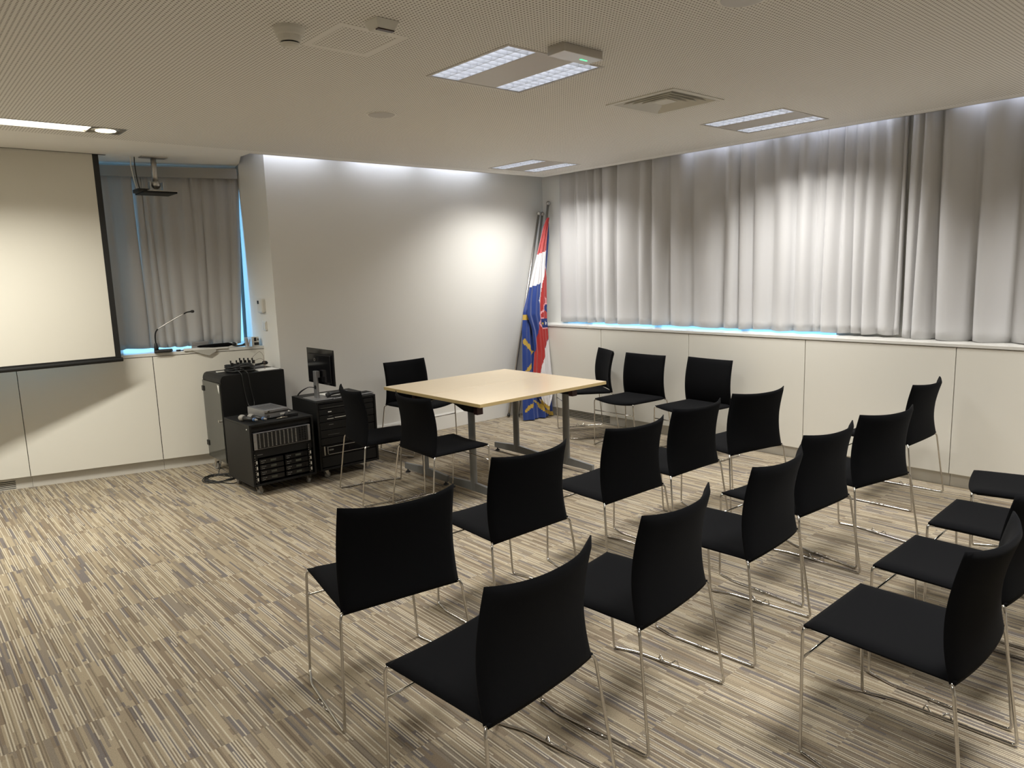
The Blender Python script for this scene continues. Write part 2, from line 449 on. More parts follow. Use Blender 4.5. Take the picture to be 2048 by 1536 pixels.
# ------------------------------------------------------------------ curtains
def curtain(name, label, bounds, fn, zb, zt, amp, mat_, seed, hemfold=.01, group=None):
    """bounds: cusp positions along the rail; fn(s, d, z) -> world with d = distance into the room"""
    rnd = random.Random(seed); K = []
    for i in range(len(bounds)-1):
        a, b = bounds[i], bounds[i+1]; wd = abs(b-a)
        A = min(amp, wd*.55)*rnd.uniform(.75, 1.05); sk = rnd.choice((-1, 1))*rnd.uniform(.15, .42)
        n = 9
        for k in range(n):
            s_ = k/n; K.append((a+(b-a)*s_, A, s_, i, sk))
    K.append((bounds[-1], K[-1][1], 1, len(bounds)-2, 0))
    # minor pleat pattern at the heading
    nz_ = 26; nu = len(K); mb = MB()
    ph = [rnd.uniform(0, 6.28) for _ in range(len(bounds))]; tilt = [rnd.uniform(-.02, .02) for _ in range(len(bounds)+1)]
    for j in range(nz_+1):
        v = j/nz_; z_ = zb + (zt-zb)*v
        for (s0, A, s_, i, sk) in K:
            sh = math.sin(PI*(s_**(1+sk)))
            dd = A*(sh**.85)*(1-.38*v) + .006*math.sin(2*PI*s_*2+ph[i])*v**2
            tl = (tilt[i]*(1-s_)+tilt[i+1]*s_)*(v*1.0)
            ss = s0 + tl + .004*math.sin(5*v+ph[i])
            hem = .004*math.sin(ph[i]*3+s_*3)
            mb.v.append(tuple(fn(ss, dd, z_ + (hem if j == 0 else 0))))
    for j in range(nz_):
        for i in range(nu-1):
            a = j*nu+i; mb.f.append([a, a+1, a+nu+1, a+nu]); mb.mi.append(0)
    o = mb.build(name, mat_, smooth=True, fix=False)
    md = o.modifiers.new('thick', 'SOLIDIFY'); md.thickness = .0035; md.offset = 0
    return tag(o, label, 'curtain', group)
R1 = [5.914, 5.64, 5.508, 5.389, 5.273, 5.069, 4.766, 4.619, 4.402, 4.143, 3.8, 3.628, 3.486, 3.321, 3.111, 2.937, 2.859, 2.72, 2.61, 2.527, 2.41, 2.29, 2.25]
R2 = [2.225, 2.144, 1.991, 1.74, 1.509, 1.28, 1.05, .80]
curtain('curtain', 'long pleated grey curtain with blue daylight showing under its hem', R1, lambda s, d, z: (5.955-d, s, z), 1.061, 2.90, .108, m_curt, 3, group='grey curtains along the right wall')
curtain('curtain', 'pleated grey curtain at the right edge of the picture, no daylight under it', R2, lambda s, d, z: (5.945-d, s, z), 1.046, 2.90, .105, m_curt, 5, group='grey curtains along the right wall')
LB1 = [-.70, -.56, -.40, -.255, -.062]
LB2 = [-.07, .007, .076, .145, .253, .388, .451, .551, .64, .70]
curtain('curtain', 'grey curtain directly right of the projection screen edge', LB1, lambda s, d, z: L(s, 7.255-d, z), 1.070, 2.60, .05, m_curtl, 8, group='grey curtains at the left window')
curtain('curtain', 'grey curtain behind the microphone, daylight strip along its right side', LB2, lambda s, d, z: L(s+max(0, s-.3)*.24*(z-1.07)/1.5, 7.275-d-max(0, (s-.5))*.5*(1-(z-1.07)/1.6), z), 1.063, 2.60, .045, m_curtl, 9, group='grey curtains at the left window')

# ------------------------------------------------------------------ ceiling lights
def louvre_light():
    root = thing('ceiling_light', '', 'ceiling light'); root.scale = (1.055, 1.055, 1)
    fb = MB(); ring(fb, -.31, -.31, .31, .31, .014, -.003, .002)
    fb.build('frame', m_plate, root)
    MB().box((-.125, -.296, -.0015), (.125, .296, .003)).build('centre_panel', m_plate, root, bevel=.001)
    hb = MB()
    hb.box((-.299, -.299, .075), (.299, .299, .08)); hb.box((-.2995, -.299, 0), (-.297, .299, .08)); hb.box((.297, -.299, 0), (.2995, .299, .08))
    hb.box((-.299, -.2995, 0), (.299, -.297, .08)); hb.box((-.299, .297, 0), (.299, .2995, .08)); hb.box((-.125, -.297, .003), (-.121, .297, .075)); hb.box((.121, -.297, .003), (.125, .297, .075))
    hb.build('housing', m_white, root)
    for sx in (-1, 1):
        c = sx*.209; x0, x1 = c-.083, c+.083
        lb = MB()
        lb.box((x0-.002, -.293, .0), (x0+.001, .293, .036)); lb.box((x1-.001, -.293, .0), (x1+.002, .293, .036)); lb.box((c-.0015, -.293, .0), (c+.0015, .293, .036))
        for k in range(12):
            y_ = -.293+.586*k/11
            lb.add([(x0, y_-.004, .036), (x1, y_-.004, .036), (x1, y_+.004, .036), (x0, y_+.004, .036), (x0, y_-.001, 0), (x1, y_-.001, 0), (x1, y_+.001, 0), (x0, y_+.001, 0)],
                   [(0,1,2,3),(4,7,6,5),(0,4,5,1),(1,5,6,2),(2,6,7,3),(3,7,4,0)])
        lb.build('louvre', m_louv, root)
        MB().box((x0+.004, -.285, .055), (x1-.004, .285, .058)).build('lamp', m_lampw, root)
    return root
lum = louvre_light()
for i, (cx, cy) in enumerate(LUM):
    for sx in (-1, 1): area('louvre_beam', (cx+sx*.209, cy, ZC-.005), (0, 0, 0), .15, .56, STRIP*DIM[i], (1.0, .975, .93), math.radians(128))
G = 'louvred ceiling lights'
names = ['large louvred ceiling light nearest the camera with an emergency unit on its corner', 'louvred ceiling light in front of the right-hand curtains', 'farthest louvred ceiling light, near the corner with the flags']
for i, (cx, cy) in enumerate(LUM):
    if i == 0: lum.location = (cx, cy, ZC); lum['label'] = names[0]; lum['group'] = G
    else: dup(lum, (cx, cy, ZC), 0, names[i] if i < 3 else ['', '', '', 'louvred ceiling light overhead, right behind the camera', 'louvred ceiling light behind the camera by the curtain wall', 'louvred ceiling light straight above the camera'][i], G if i < 3 else 'louvred ceiling lights out of view')

# linear light with downlight
t_ = thing('linear_light', 'bright white linear ceiling light with a round downlight at its end, upper left', 'ceiling light', (0, 0, ZC))
fb = MB(); ring(fb, -1.3, 5.51, 1.445, 5.735, .012, -.002, .001); fb.box((1.235, 5.52, .03), (1.44, 5.73, .035)); fb.box((1.232, 5.52, 0), (1.238, 5.73, .03))
fb.build('frame', m_steel, t_)
MB().box((-1.288, 5.523, .012), (1.232, 5.722, .016)).build('diffuser', m_linel, t_)
area('linear_beam', (-.03, 5.6225, ZC-.004), (0, 0, 0), 2.5, .19, 72, (1.0, .965, .87), math.radians(138))
hb = MB(); hb.box((-1.3, 5.51, .09), (1.445, 5.735, .095)); hb.box((-1.3, 5.508, 0), (1.445, 5.511, .095)); hb.box((-1.3, 5.734, 0), (1.445, 5.737, .095)); hb.box((1.443, 5.51, 0), (1.446, 5.735, .095))
hb.build('housing', m_white, t_)
dl = MB(); dl.lathe([(.088, .0), (.088, .004), (.074, .012), (.066, .026)], (1.335, 5.62, 0), 32); rg = dl.build('downlight_ring', m_steel, t_, smooth=True)
MB().lathe([(.062, -.0005), (.062, -.004)], (1.335, 5.62, 0), 32).build('downlight_lamp', m_dl, t_)

# emergency unit
t_ = thing('emergency_light', 'silver emergency light box with green diode on the corner of a ceiling light', 'emergency light', (2.64, 2.498, ZC))
MB().box((-.13, -.055, -.040), (.13, .055, -.001)).build('body', m_steel, t_, bevel=.002)
MB().box((.03, -.005, -.0415), (.055, .003, -.0398)).box((.060, -.003, -.0415), (.078, .003, -.0398)).build('diode', m_green, t_)

# air diffuser
t_ = thing('air_diffuser', 'square four-way ceiling air vent between the two louvred lights', 'air vent', (3.92, 2.945, ZC))
fb = MB(); ring(fb, -.262, -.262, .262, .262, .035, -.006, 0); fb.build('frame', m_white, t_, bevel=.002)
bx = MB(); bx.box((-.235, -.235, .11), (.235, .235, .113)); 
for sgn in (-1, 1): bx.box((sgn*.2345-.001, -.235, 0), (sgn*.2345+.001, .235, .11)); bx.box((-.235, sgn*.2345-.001, 0), (.235, sgn*.2345+.001, .11))
bx.build('duct_box', m_gap, t_)
for k in range(4):
    r0 = .222-.040*k; r1 = r0-.045; z0, z1 = -.004, .045
    cb = MB(); vs = []
    for rr, zz in ((r0, z0), (r1, z1)):
        vs += [(-rr, -rr, zz), (rr, -rr, zz), (rr, rr, zz), (-rr, rr, zz)]
    cb.add(vs, [(i, (i+1) % 4, 4+(i+1) % 4, 4+i) for i in range(4)])
    o = cb.build('vane', m_white, t_, fix=False); md = o.modifiers.new('t', 'SOLIDIFY'); md.thickness = .0025
MB().box((-.058, -.058, .0), (.058, .058, .003)).build('centre_plate', m_white, t_)

# smoke detector, sensor, speakers
t_ = thing('smoke_detector', 'round cream smoke detector hanging under the ceiling at the upper left', 'smoke detector', (1.438, 2.98, ZC))
MB().lathe([(.062, 0), (.062, -.012), (.056, -.030), (.050, -.034)][::-1], seg=32).build('base', m_white, t_, smooth=False)
MB().lathe([(.048, -.034), (.046, -.052), (.041, -.058)][::-1], seg=32).build('body', m_white, t_)
MB().lathe([(.036, -.058), (.036, -.064)][::-1], seg=32).build('slot', m_darkslot, t_)
MB().lathe([(.041, -.064), (.036, -.072), (.02, -.077)][::-1], seg=32).build('cap', m_white, t_, smooth=False)
t_ = thing('motion_sensor', 'small cream box sensor with a dark lens on the ceiling', 'sensor', (1.71, 2.70, ZC))
cbx = MB(); vs = [(-.055, -.05, 0), (.055, -.05, 0), (.055, .05, 0), (-.055, .05, 0), (-.04, -.035, -.035), (.04, -.035, -.035), (.04, .035, -.035), (-.04, .035, -.035)]
cbx.add(vs, [(0,1,2,3),(7,6,5,4),(0,4,5,1),(1,5,6,2),(2,6,7,3),(3,7,4,0)]); cbx.build('body', m_white, t_, bevel=.003)
MB().box((-.038, -.034, -.040), (.038, -.012, -.0355)).build('lens', m_brown, t_)
for lb, c in [('round flush speaker grille in the ceiling left of the large louvred light', (2.62, 4.20)), ('round flush speaker grille cut by the top edge of the picture', (2.70, 1.655))]:
    t_ = thing('ceiling_speaker', lb, 'speaker', (c[0], c[1], ZC), group='round ceiling speakers')
    MB().lathe([(.098, -.003), (.098, 0)], seg=40).build('rim', m_ceil, t_)
    MB().lathe([(.083, -.006), (.086, -.0032)], seg=40).build('grille', m_plate, t_)

# cool tubes in the perimeter slots (real battens above the ceiling edge)
def batten(loc, along, ln, label):
    t_ = thing('tube_light', label, 'tube light', loc, 0 if along == 'x' else PI/2, 'tube lights hidden in the ceiling slots')
    MB().box((-ln/2, -.02, .02), (ln/2, .02, .05)).build('batten', m_white, t_)
    MB().tube([(-ln/2, 0, 0), (ln/2, 0, 0)], .013, 10).build('tube', m_tube, t_, smooth=True)
    for sx in (-1, 1): MB().box((sx*ln/2-.012, -.012, -.012), (sx*ln/2+.012, .012, .02)).build('socket', m_white, t_)
m_tube = mat('lit_tube_cool', (.8, .8, .8), .5, emit=(.75, .82, 1.0), es=COVE)
for cx, w_ in ((2.87, 'leftmost'), (3.85, 'middle'), (4.72, 'rightmost')): batten((cx, 6.125, 2.80), 'x', .72, w_+' tube light in the ceiling slot above the plaster wall')
for cy, w_ in ((3.75, 'farthest'), (2.75, 'second farthest'), (1.5, 'second nearest'), (.3, 'nearest')): batten((5.835, cy, 2.79), 'y', .85, w_+' tube light in the slot above the right-hand curtains')
#BUILD2
# ------------------------------------------------------------------ chairs
def make_chair():
    root = thing('stacking_chair', '', 'chair')
    # seat pad
    def half(v): return .240 + (.226-.240)*v
    def seat(side):
        def f(u, v):
            U = 2*u-1; V = v
            y_ = -.222 + (.236+.222)*V + .018*(1-U*U)*max(0, (V-.5)*2)
            x_ = U*half(V)
            z_ = .452 + .008*V - .020*(1-U*U)*V**5 - .012*(1-abs(U)**2)*math.sin(PI*V)*.8
            e = max(abs(U)**10, abs(2*V-1)**14); th = .015*math.sqrt(max(0, 1-e)) + .003
            return (x_, y_, z_ + (th-.012 if side > 0 else -th-.012))
        return f
    mb = MB(); nu, nv = 16, 18
    mb.grid(seat(1), nu, nv); o2 = len(mb.v); mb.grid(seat(-1), nu, nv)
    def rim(o2):
        idx = [i for i in range(nu+1)] + [(j)*(nu+1)+nu for j in range(1, nv+1)] + [nv*(nu+1)+i for i in range(nu-1, -1, -1)] + [j*(nu+1) for j in range(nv-1, 0, -1)]
        n = len(idx)
        for k in range(n): mb.f.append([idx[k], idx[(k+1) % n], o2+idx[(k+1) % n], o2+idx[k]]); mb.mi.append(0)
    rim(o2)
    mb.build('seat', m_black_fab, root, smooth=True)
    def back(side):
        def f(u, v):
            U = 2*u-1
            wv = .245 + (.236-.245)*v
            ye = -.212 - .012*v + .032*math.sin(PI*v**.9)
            cur = (1-abs(U)**2.3)
            y_ = ye - cur*(.030+.028*v)
            z_ = .425 + (.836-.425)*v - .012*cur*v**4 + .016*cur*(1-v)**5
            e = max(abs(U)**12, abs(2*v-1)**16); th = .0125*math.sqrt(max(0, 1-e)) + .0025
            return (U*wv, y_ + (th if side > 0 else -th), z_)
        return f
    mb = MB(); nu, nv = 18, 18
    mb.grid(back(1), nu, nv); o2 = len(mb.v); mb.grid(back(-1), nu, nv); rim2 = o2
    idx = [i for i in range(nu+1)] + [(j)*(nu+1)+nu for j in range(1, nv+1)] + [nv*(nu+1)+i for i in range(nu-1, -1, -1)] + [j*(nu+1) for j in range(nv-1, 0, -1)]
    n = len(idx)
    for k in range(n): mb.f.append([idx[k], idx[(k+1) % n], o2+idx[(k+1) % n], o2+idx[k]]); mb.mi.append(0)
    mb.build('backrest', m_black_fab, root, smooth=True)
    rr = .0056
    for s in (-1, 1):
        pts = [(s*.20, .215, .434), (s*.226, .234, .440), (s*.231, .236, .425), (s*.252, .222, .0065), (s*.258, .195, .0062), (s*.279, .12, .0062), (s*.284, -.276, .0062), (s*.252, -.222, .418), (s*.242, -.212, .436), (s*.215, -.20, .436)]
        mb = MB().tube(smooth_path(pts, .022, 4), rr, 10)
        mb.build('leg_frame', m_chrome, root, smooth=True)
        y0 = .02 if s > 0 else -.01
        zz = .006
        if s > 0:
            cp = [(s*.283, y0, zz), (s*.279, y0-.012, zz+.030), (s*.268, y0-.030, zz+.012), (s*.268, y0-.068, zz+.012), (s*.279, y0-.088, zz+.030), (s*.284, y0-.098, zz)]
        else:
            cp = [(s*.284, y0, zz), (s*.296, y0-.004, zz+.010), (s*.30, y0-.02, zz+.014), (s*.292, y0-.034, zz+.006), (s*.292, y0-.060, zz+.006), (s*.30, y0-.074, zz+.014), (s*.296, y0-.09, zz+.010), (s*.284, y0-.094, zz)]
        MB().tube(smooth_path(cp, .007, 3), .0028, 6).build('linking_clip', m_chrome, root, smooth=True)
    MB().tube([(-.236, .231, .338), (.236, .231, .338)], .0046, 8).build('stretcher', m_chrome, root, smooth=True)
    return root
CH = [
 (1.417, 2.479, -8.0, 'black chair on wire legs at the left end of the front row', 'F'),
 (2.214, 2.649, 0.2, 'black chair in the front row, second from the left, back turned to the camera', 'F'),
 (2.983, 2.650, -0.7, 'black chair in the middle of the front row, just right of the table legs', 'F'),
 (3.623, 2.703, -0.7, 'black chair in the front row, fourth from the left', 'F'),
 (4.302, 2.668, -11.7, 'black chair at the right end of the front row, turned slightly clockwise', 'F'),
 (1.317, 1.658, 6.7, 'black chair at the left end of the second row, nearest the camera', 'S'),
 (2.032, 1.712, 7.0, 'black chair in the second row directly right of the chair nearest the camera', 'S'),
 (2.803, 1.750, 4.8, 'black chair in the second row, third from its left end', 'S'),
 (3.482, 1.837, -2.5, 'black chair in the second row, fourth from its left end', 'S'),
 (4.136, 1.805, -11.2, 'black chair in the second row, fifth from its left end', 'S'),
 (5.238, 2.010, 0.1, 'lone black chair standing nearest the right cabinet wall, facing away', 'S'),
 (2.432, 0.853, 0.9, 'large black chair at the lower right corner of the picture, seat fully in view', 'T'),
 (3.085, 0.899, 0.7, 'black seat directly beyond the large chair at the lower right', 'T'),
 (3.741, 0.932, 3.1, 'black seat second beyond the large lower-right chair, backrest mostly outside the picture', 'T'),
 (4.415, 1.000, 15.4, 'black seat farthest back at the right edge, only the seat showing', 'T'),
 (2.799, 4.732, -101.7, 'black chair in front of the equipment racks, facing right to the table', 'L'),
 (2.923, 4.123, -94.4, 'black chair at the near left corner of the light wood table, back towards the racks', 'L'),
 (3.771, 5.659, -178.1, 'black chair behind the table against the plaster wall, facing the camera', 'L'),
 (5.187, 4.287, 89.5, 'middle one of the three black chairs by the right wall, facing left', 'B'),
 (5.225, 3.620, 86.4, 'rightmost of the three black chairs by the right wall', 'B'),
 (5.296, 4.968, 58.6, 'black chair seen edge-on beside the far right table corner, near the flags', 'B'),
]
GR = {'F': 'front row of black chairs', 'S': 'second row of black chairs', 'T': 'third row of black chairs at the right edge', 'L': 'black chairs on the left side of the table', 'B': 'black chairs against the right wall'}
ch0 = make_chair()
for i, (x_, y_, a, lb, g_) in enumerate(CH):
    if i == 0:
        ch0.location = (x_, y_, 0); ch0.rotation_euler = (0, 0, math.radians(a)); ch0['label'] = lb; ch0['group'] = GR[g_]
    else: dup(ch0, (x_, y_, 0), math.radians(a), lb, GR[g_])

# ------------------------------------------------------------------ two tables
def table(name, label, y0, y1, legs_y, dirs):
    root = thing(name, label, 'table', ((3.055+4.36)/2, (y0+y1)/2, 0), 0, 'light wood tables pushed together')
    cx, cy = (3.055+4.36)/2, (y0+y1)/2
    hx, hy = (4.36-3.055)/2, (y1-y0)/2
    tb = MB(); tb.box((-hx, -hy, .7225), (hx, hy, .7235), 1); tb.box((-hx, -hy, .7235), (hx, hy, .7475), 0)
    tb = MB().box((-hx, -hy, .7225), (hx, hy, .7475)); o = tb.build('tabletop', [m_maple, m_edge], root, bevel=.0015)
    for p_ in o.data.polygons:
        if abs(p_.normal.z) < .5: p_.material_index = 1
    for sx, X0 in ((-1, 3.225-cx), (1, 4.215-cx)):
        ly = legs_y-cy
        lg = MB(); pr = []
        for k in range(20):
            q = 2*PI*k/20; pr.append((X0+.018*math.cos(q), ly+.036*math.sin(q)))
        lg.prism(pr, .035, .70); lg.build('leg', m_grey, root, smooth=False)
        ft = MB()
        A, B = ly-.30, ly+.30
        vs = [(A, .028), (B, .028), (B, .078), (ly+.05, .094), (ly-.05, .094), (A, .078)]
        n_ = len(vs); o_ = [(X0-.013, a, z_) for a, z_ in vs] + [(X0+.013, a, z_) for a, z_ in vs]
        ft.add(o_, [tuple(range(n_)), tuple(range(n_, 2*n_))[::-1]] + [(i, (i+1) % n_, n_+(i+1) % n_, n_+i) for i in range(n_)])
        ft.build('foot_beam', m_grey, root, bevel=.003)
        for yy in (A+.03, B-.03):
            MB().lathe([(.022, 0), (.018, .012), (.007, .016), (.007, .03)], (X0, yy, 0), 12).build('levelling_foot', m_blackpl, root)
        br = MB()
        for s2 in (-1, 1):
            yA, yB = ly, ly+s2*(hy-.06)
        e_ = dirs
        vs = [(ly+e_*.05, .7225), (ly-e_*.27, .7225), (ly-e_*.27, .70), (ly-e_*.06, .632), (ly+e_*.05, .632), (ly+e_*.05, .70)]
        o_ = [(X0-.02, a, z_) for a, z_ in vs] + [(X0+.02, a, z_) for a, z_ in vs]
        br.add(o_, [tuple(range(6)), tuple(range(6, 12))[::-1]] + [(i, (i+1) % 6, 6+(i+1) % 6, 6+i) for i in range(6)])
        br.build('bracket', m_blackmetal, root)
        MB().box((X0-.028, ly+dirs*.085-.022, .622), (X0+.028, ly+dirs*.085+.022, .7224)).build('hinge_block', m_dkredpl, root, bevel=.003)
    return root
table('conference_table', 'light wood table, near one of the two pushed together, grey T-legs', 3.848, 4.484, 4.17, -1)
table('conference_table', 'light wood table, far one of the two pushed together, nearer the plaster wall', 4.487, 5.10, 4.80, 1)

# ------------------------------------------------------------------ projection screen
YS = 6.655
t_ = thing('projection_screen', 'large white roll-down projection screen with black border at the left', 'projection screen', (0, YS, 0))
MB().box((-.95, -.0015, 1.055), (1.462, .0015, ZC-.001)).build('fabric', m_screen, t_)
bd = MB(); bd.box((1.462, -.002, 1.055), (1.505, .002, ZC-.001)); bd.box((-.99, -.002, 1.055), (-.95, .002, ZC-.001)); bd.box((-.99, -.002, 1.040), (1.505, .002, 1.055))
bd.build('border', m_blackpl, t_)
wb = MB(); wb.tube([(-1.0, -.004, 1.025), (1.515, -.004, 1.025)], .017, 12); wb.build('weight_bar', m_blackmetal, t_)
sl = MB(); sl.box((-1.03, YS-.012, ZC-.0015), (1.56, YS+.02, ZC-.0003)); struct(sl.build('trim_6', m_gap))

# ------------------------------------------------------------------ ceiling bracket in the bay
t_ = thing('ceiling_bracket', 'metal ceiling bracket with a black mounting plate hanging by the left curtain', 'ceiling mount', (1.90, 6.60, 0))
pl = MB(); pl.box((-.10, -.05, ZC-.008), (.10, .05, ZC)); pl.build('ceiling_plate', m_steel, t_, bevel=.002)
MB().tube([(0, 0, ZC-.005), (-.002, 0, 2.46)], .022, 14).build('pole', m_steel, t_, smooth=True)
mb = MB(); mb.lathe([(.002, -.036), (.018, -.031), (.030, -.018), (.036, 0), (.030, .018), (.018, .031), (.002, .036)], (0, 0, 2.447), 20); mb.build('ball_joint', m_steel, t_, smooth=True)
ub = MB()
for s in (-1, 1): ub.box((s*.05-.003, -.03, 2.395), (s*.05+.003, .03, 2.47))
ub.box((-.053, -.03, 2.389), (.053, .03, 2.396)); ub.build('fork', m_steel, t_, bevel=.001)
mb = MB(); mb.box((-.13, -.10, 2.372), (.135, .14, 2.386)); mb.box((-.10, -.12, 2.386), (.135, -.10, 2.392), 1); mb.build('mounting_plate', [m_blackmetal, m_steel], t_, bevel=.003)
MB().box((-.16, -.06, 2.38), (-.07, .09, 2.408)).build('receiver', m_blackpl, t_, bevel=.004)
cb = MB().tube(catmull([(-.16, .05, ZC), (-.165, .04, 2.60), (-.155, .03, 2.48), (-.14, .02, 2.40)]), .004, 6); cb.build('cable', m_white, t_, smooth=True)
cb = MB().tube(catmull([(-.13, .05, ZC), (-.135, .04, 2.60), (-.130, .03, 2.48), (-.12, .02, 2.40)]), .004, 6); cb.build('cable', m_blackpl, t_, smooth=True)

# ------------------------------------------------------------------ thermostat, switch
XT = XE-.016
t_ = thing('thermostat', 'white wall thermostat with small dark display beside the left window', 'thermostat')
MB().box((XT-.034, 6.405, 1.345), (XT+.012, 6.52, 1.472)).build('housing', m_white, t_, bevel=.012)
MB().box((XT-.036, 6.468, 1.425), (XT-.0335, 6.502, 1.455)).build('display', m_darkslot, t_)
t_ = thing('wall_switch', 'white double wall switch below the thermostat', 'switch')
MB().box((XT-.012, 6.402, 1.185), (XT+.012, 6.485, 1.268)).build('plate', m_white, t_, bevel=.003)
for yy in (6.409, 6.446): MB().box((XT-.017, yy, 1.195), (XT-.011, yy+.032, 1.258)).build('rocker', m_white, t_, bevel=.002)

# ------------------------------------------------------------------ racks
def caster(parent, x_, y_, top, rw=.026, ang=.3):
    X = Matrix.Translation((x_, y_, 0)) @ Matrix.Rotation(ang, 4, 'Z')
    br = MB(); br.box((-.026, -.02, top-.004), (.026, .02, top), X=X)
    for s in (-1, 1):
        vs = [(-.018, top-.004), (.02, top-.004), (.026, rw), (.012, rw-.008)]
        o_ = [X @ Vector((a, s*.0145-.0015, z_)) for a, z_ in vs] + [X @ Vector((a, s*.0145+.0015, z_)) for a, z_ in vs]
        br.add(o_, [(0,1,2,3),(7,6,5,4),(0,4,5,1),(1,5,6,2),(2,6,7,3),(3,7,4,0)])
    c = br.build('caster', m_steel, parent)
    w_ = MB(); Xw = X @ Matrix.Translation((.018, 0, rw)) @ Matrix.Rotation(PI/2, 4, 'X')
    w_.lathe([(rw*.85, -.011), (rw, -.008), (rw, .008), (rw*.85, .011)], seg=18, X=Xw); w_.build('wheel', m_rubber, c, smooth=False)
    return c
def hollow(mb, w_, d_, z0, z1, th, front=True):
    mb.box((0, 0, z1-th), (w_, d_, z1)); mb.box((0, 0, z0), (w_, d_, z0+th)); mb.box((0, 0, z0+th), (th, d_, z1-th)); mb.box((w_-th, 0, z0+th), (w_, d_, z1-th)); mb.box((th, d_-th, z0+th), (w_-th, d_, z1-th))
# small rack with mixer
BX, BY = 2.018, 5.344
rk = thing('audio_rack', 'low black rack on casters with a mixer and eight wireless receivers', 'equipment rack', (BX, BY, 0), math.radians(.7))
w_, d_ = .52, .50
mb = MB(); hollow(mb, w_, d_, .078, .561, .016); mb.build('cabinet_body', m_blackmetal, rk, bevel=.002)
MB().box((.016, .03, .50), (.504, .034, .545)).build('blank_panel', m_blackmetal, rk)
# mixer
mx_ = MB(); mx_.box((.028, .004, .362), (.492, .10, .492)); mxo = mx_.build('mixer', m_silver, rk, bevel=.002)
ins = MB(); ins.box((.055, .0015, .366), (.470, .0045, .488)); ins.build('mixer_face', m_blackpl, mxo)
kn = MB(); 
for c in range(10):
    for r in range(9):
        kx, kz = .072+c*.0325, .379+r*.0125
        X = Matrix.Translation((kx, .0015, kz)) @ Matrix.Rotation(PI/2, 4, 'X')
        kn.lathe([(.0055, 0), (.0045, .010)], seg=8, X=X)
o = kn.build('knobs', m_rubber, mxo); tag(o, None, None, kind='stuff')
kn = MB(); 
for c in range(3):
    for r in range(6):
        X = Matrix.Translation((.402+c*.022, .0015, .382+r*.019)) @ Matrix.Rotation(PI/2, 4, 'X'); kn.lathe([(.006, 0), (.005, .009)], seg=8, X=X)
o = kn.build('knobs', m_blackmetal, mxo); tag(o, 'black knobs of the output section', None, kind='stuff')
sc = MB()
for xx in (.036, .484):
    for zz in (.374, .427, .480):
        X = Matrix.Translation((xx, .004, zz)) @ Matrix.Rotation(PI/2, 4, 'X'); sc.lathe([(.004, 0), (.003, .003)], seg=8, X=X)
sc.build('screws', m_chrome, mxo)
MB().box((.016, .02, .295), (.504, .026, .36)).build('blank_panel', m_blackmetal, rk)
lbp = MB(); lbp.box((.05, .0185, .315), (.095, .020, .320)); lbp.build('panel_mark', m_tlabel, rk)
for col in range(2):
    for r in range(4):
        x0 = .062+col*.205; z0 = .112+r*.0445
        rc = MB().box((x0, .006, z0), (x0+.19, .10, z0+.037)).build('wireless_receiver', m_blackgloss, rk, bevel=.002)
        MB().box((x0+.085, .004, z0+.012), (x0+.130, .0065, z0+.027)).build('display', m_led, rc)
        lk = MB()
        for q in range(3): lk.box((x0+.012+q*.013, .0045, z0+.020), (x0+.020+q*.013, .0065, z0+.026))
        lk.box((x0+.012, .0045, z0+.006), (x0+.035, .0065, z0+.010)); lk.build('buttons', m_tlabel, rc)
for s, xx in ((0, .036), (1, .478)):
    rl = MB(); rl.box((xx-.014, .008, .098), (xx+.012, .012, .34))
    for r in range(4): rl.box((xx-.002, .0055, .118+r*.0445), (xx+.008, .0085, .142+r*.0445), 1)
    for r in range(12): rl.box((xx-.011, .0065, .112+r*.019), (xx-.007, .0085, .117+r*.019), 2)
    rl.build('rack_rail', [m_blackmetal, m_white, m_steel], rk)
MB().lathe([(.006, 0), (.005, .003)], seg=12, X=Matrix.Translation((.0, .05, .523)) @ Matrix.Rotation(-PI/2, 4, 'Y')).build('screw_cap', m_white, rk)
for xx, yy in ((.05, .045), (w_-.05, .045), (.05, d_-.05), (w_-.05, d_-.05)): caster(rk, xx, yy, .078, .026, .5 if xx < .1 else 1.4)

# middle rack
CX, CY = 2.594, 5.391
rk = thing('equipment_rack', 'black rack on casters carrying the monitor and keyboard, right one of three', 'equipment rack', (CX, CY, 0), math.radians(-1.9))
w_, d_ = .538, .49
mb = MB(); hollow(mb, w_, d_, .073, .647, .018); mb.build('cabinet_body', m_blackmetal, rk, bevel=.002)
def unit(z0, z1, label=None, yy=.004, m=m_blackmetal): 
    return MB().box((.022, yy, z0), (.516, .12, z1)).build('rack_unit', m, rk, bevel=.0015)
u = unit(.585, .622); MB().box((.04, .0025, .592), (.30, .0045, .594)).build('slot_line', m_tlabel, u)
u = unit(.535, .580)
lk = MB(); lk.box((.10, .0025, .553), (.13, .0045, .561)); lk.build('mark', m_paper, u)
lk = MB(); lk.lathe([(.009, 0), (.008, .006)], seg=12, X=Matrix.Translation((.30, .004, .60)) @ Matrix.Rotation(PI/2, 4, 'X')); lk.lathe([(.009, 0), (.008, .006)], seg=12, X=Matrix.Translation((.305, .004, .567)) @ Matrix.Rotation(PI/2, 4, 'X')); lk.build('knobs', m_steel, u)
u = unit(.478, .530)
lk = MB(); lk.box((.088, .002, .497), (.145, .0045, .502)); lk.box((.155, .002, .500), (.26, .0045, .505)); lk.build('trim_line', m_white, u)
lk = MB(); lk.box((.10, .0025, .519), (.135, .0045, .523)); lk.build('mark', m_tlabel, u)
u = unit(.412, .473); lk = MB(); lk.box((.10, .0025, .448), (.14, .0045, .452)); lk.build('mark', m_tlabel, u)
u = unit(.345, .407); lk = MB(); lk.box((.085, .0025, .365), (.19, .0045, .367)); lk.build('slot_line', m_tlabel, u)
u = unit(.285, .340)
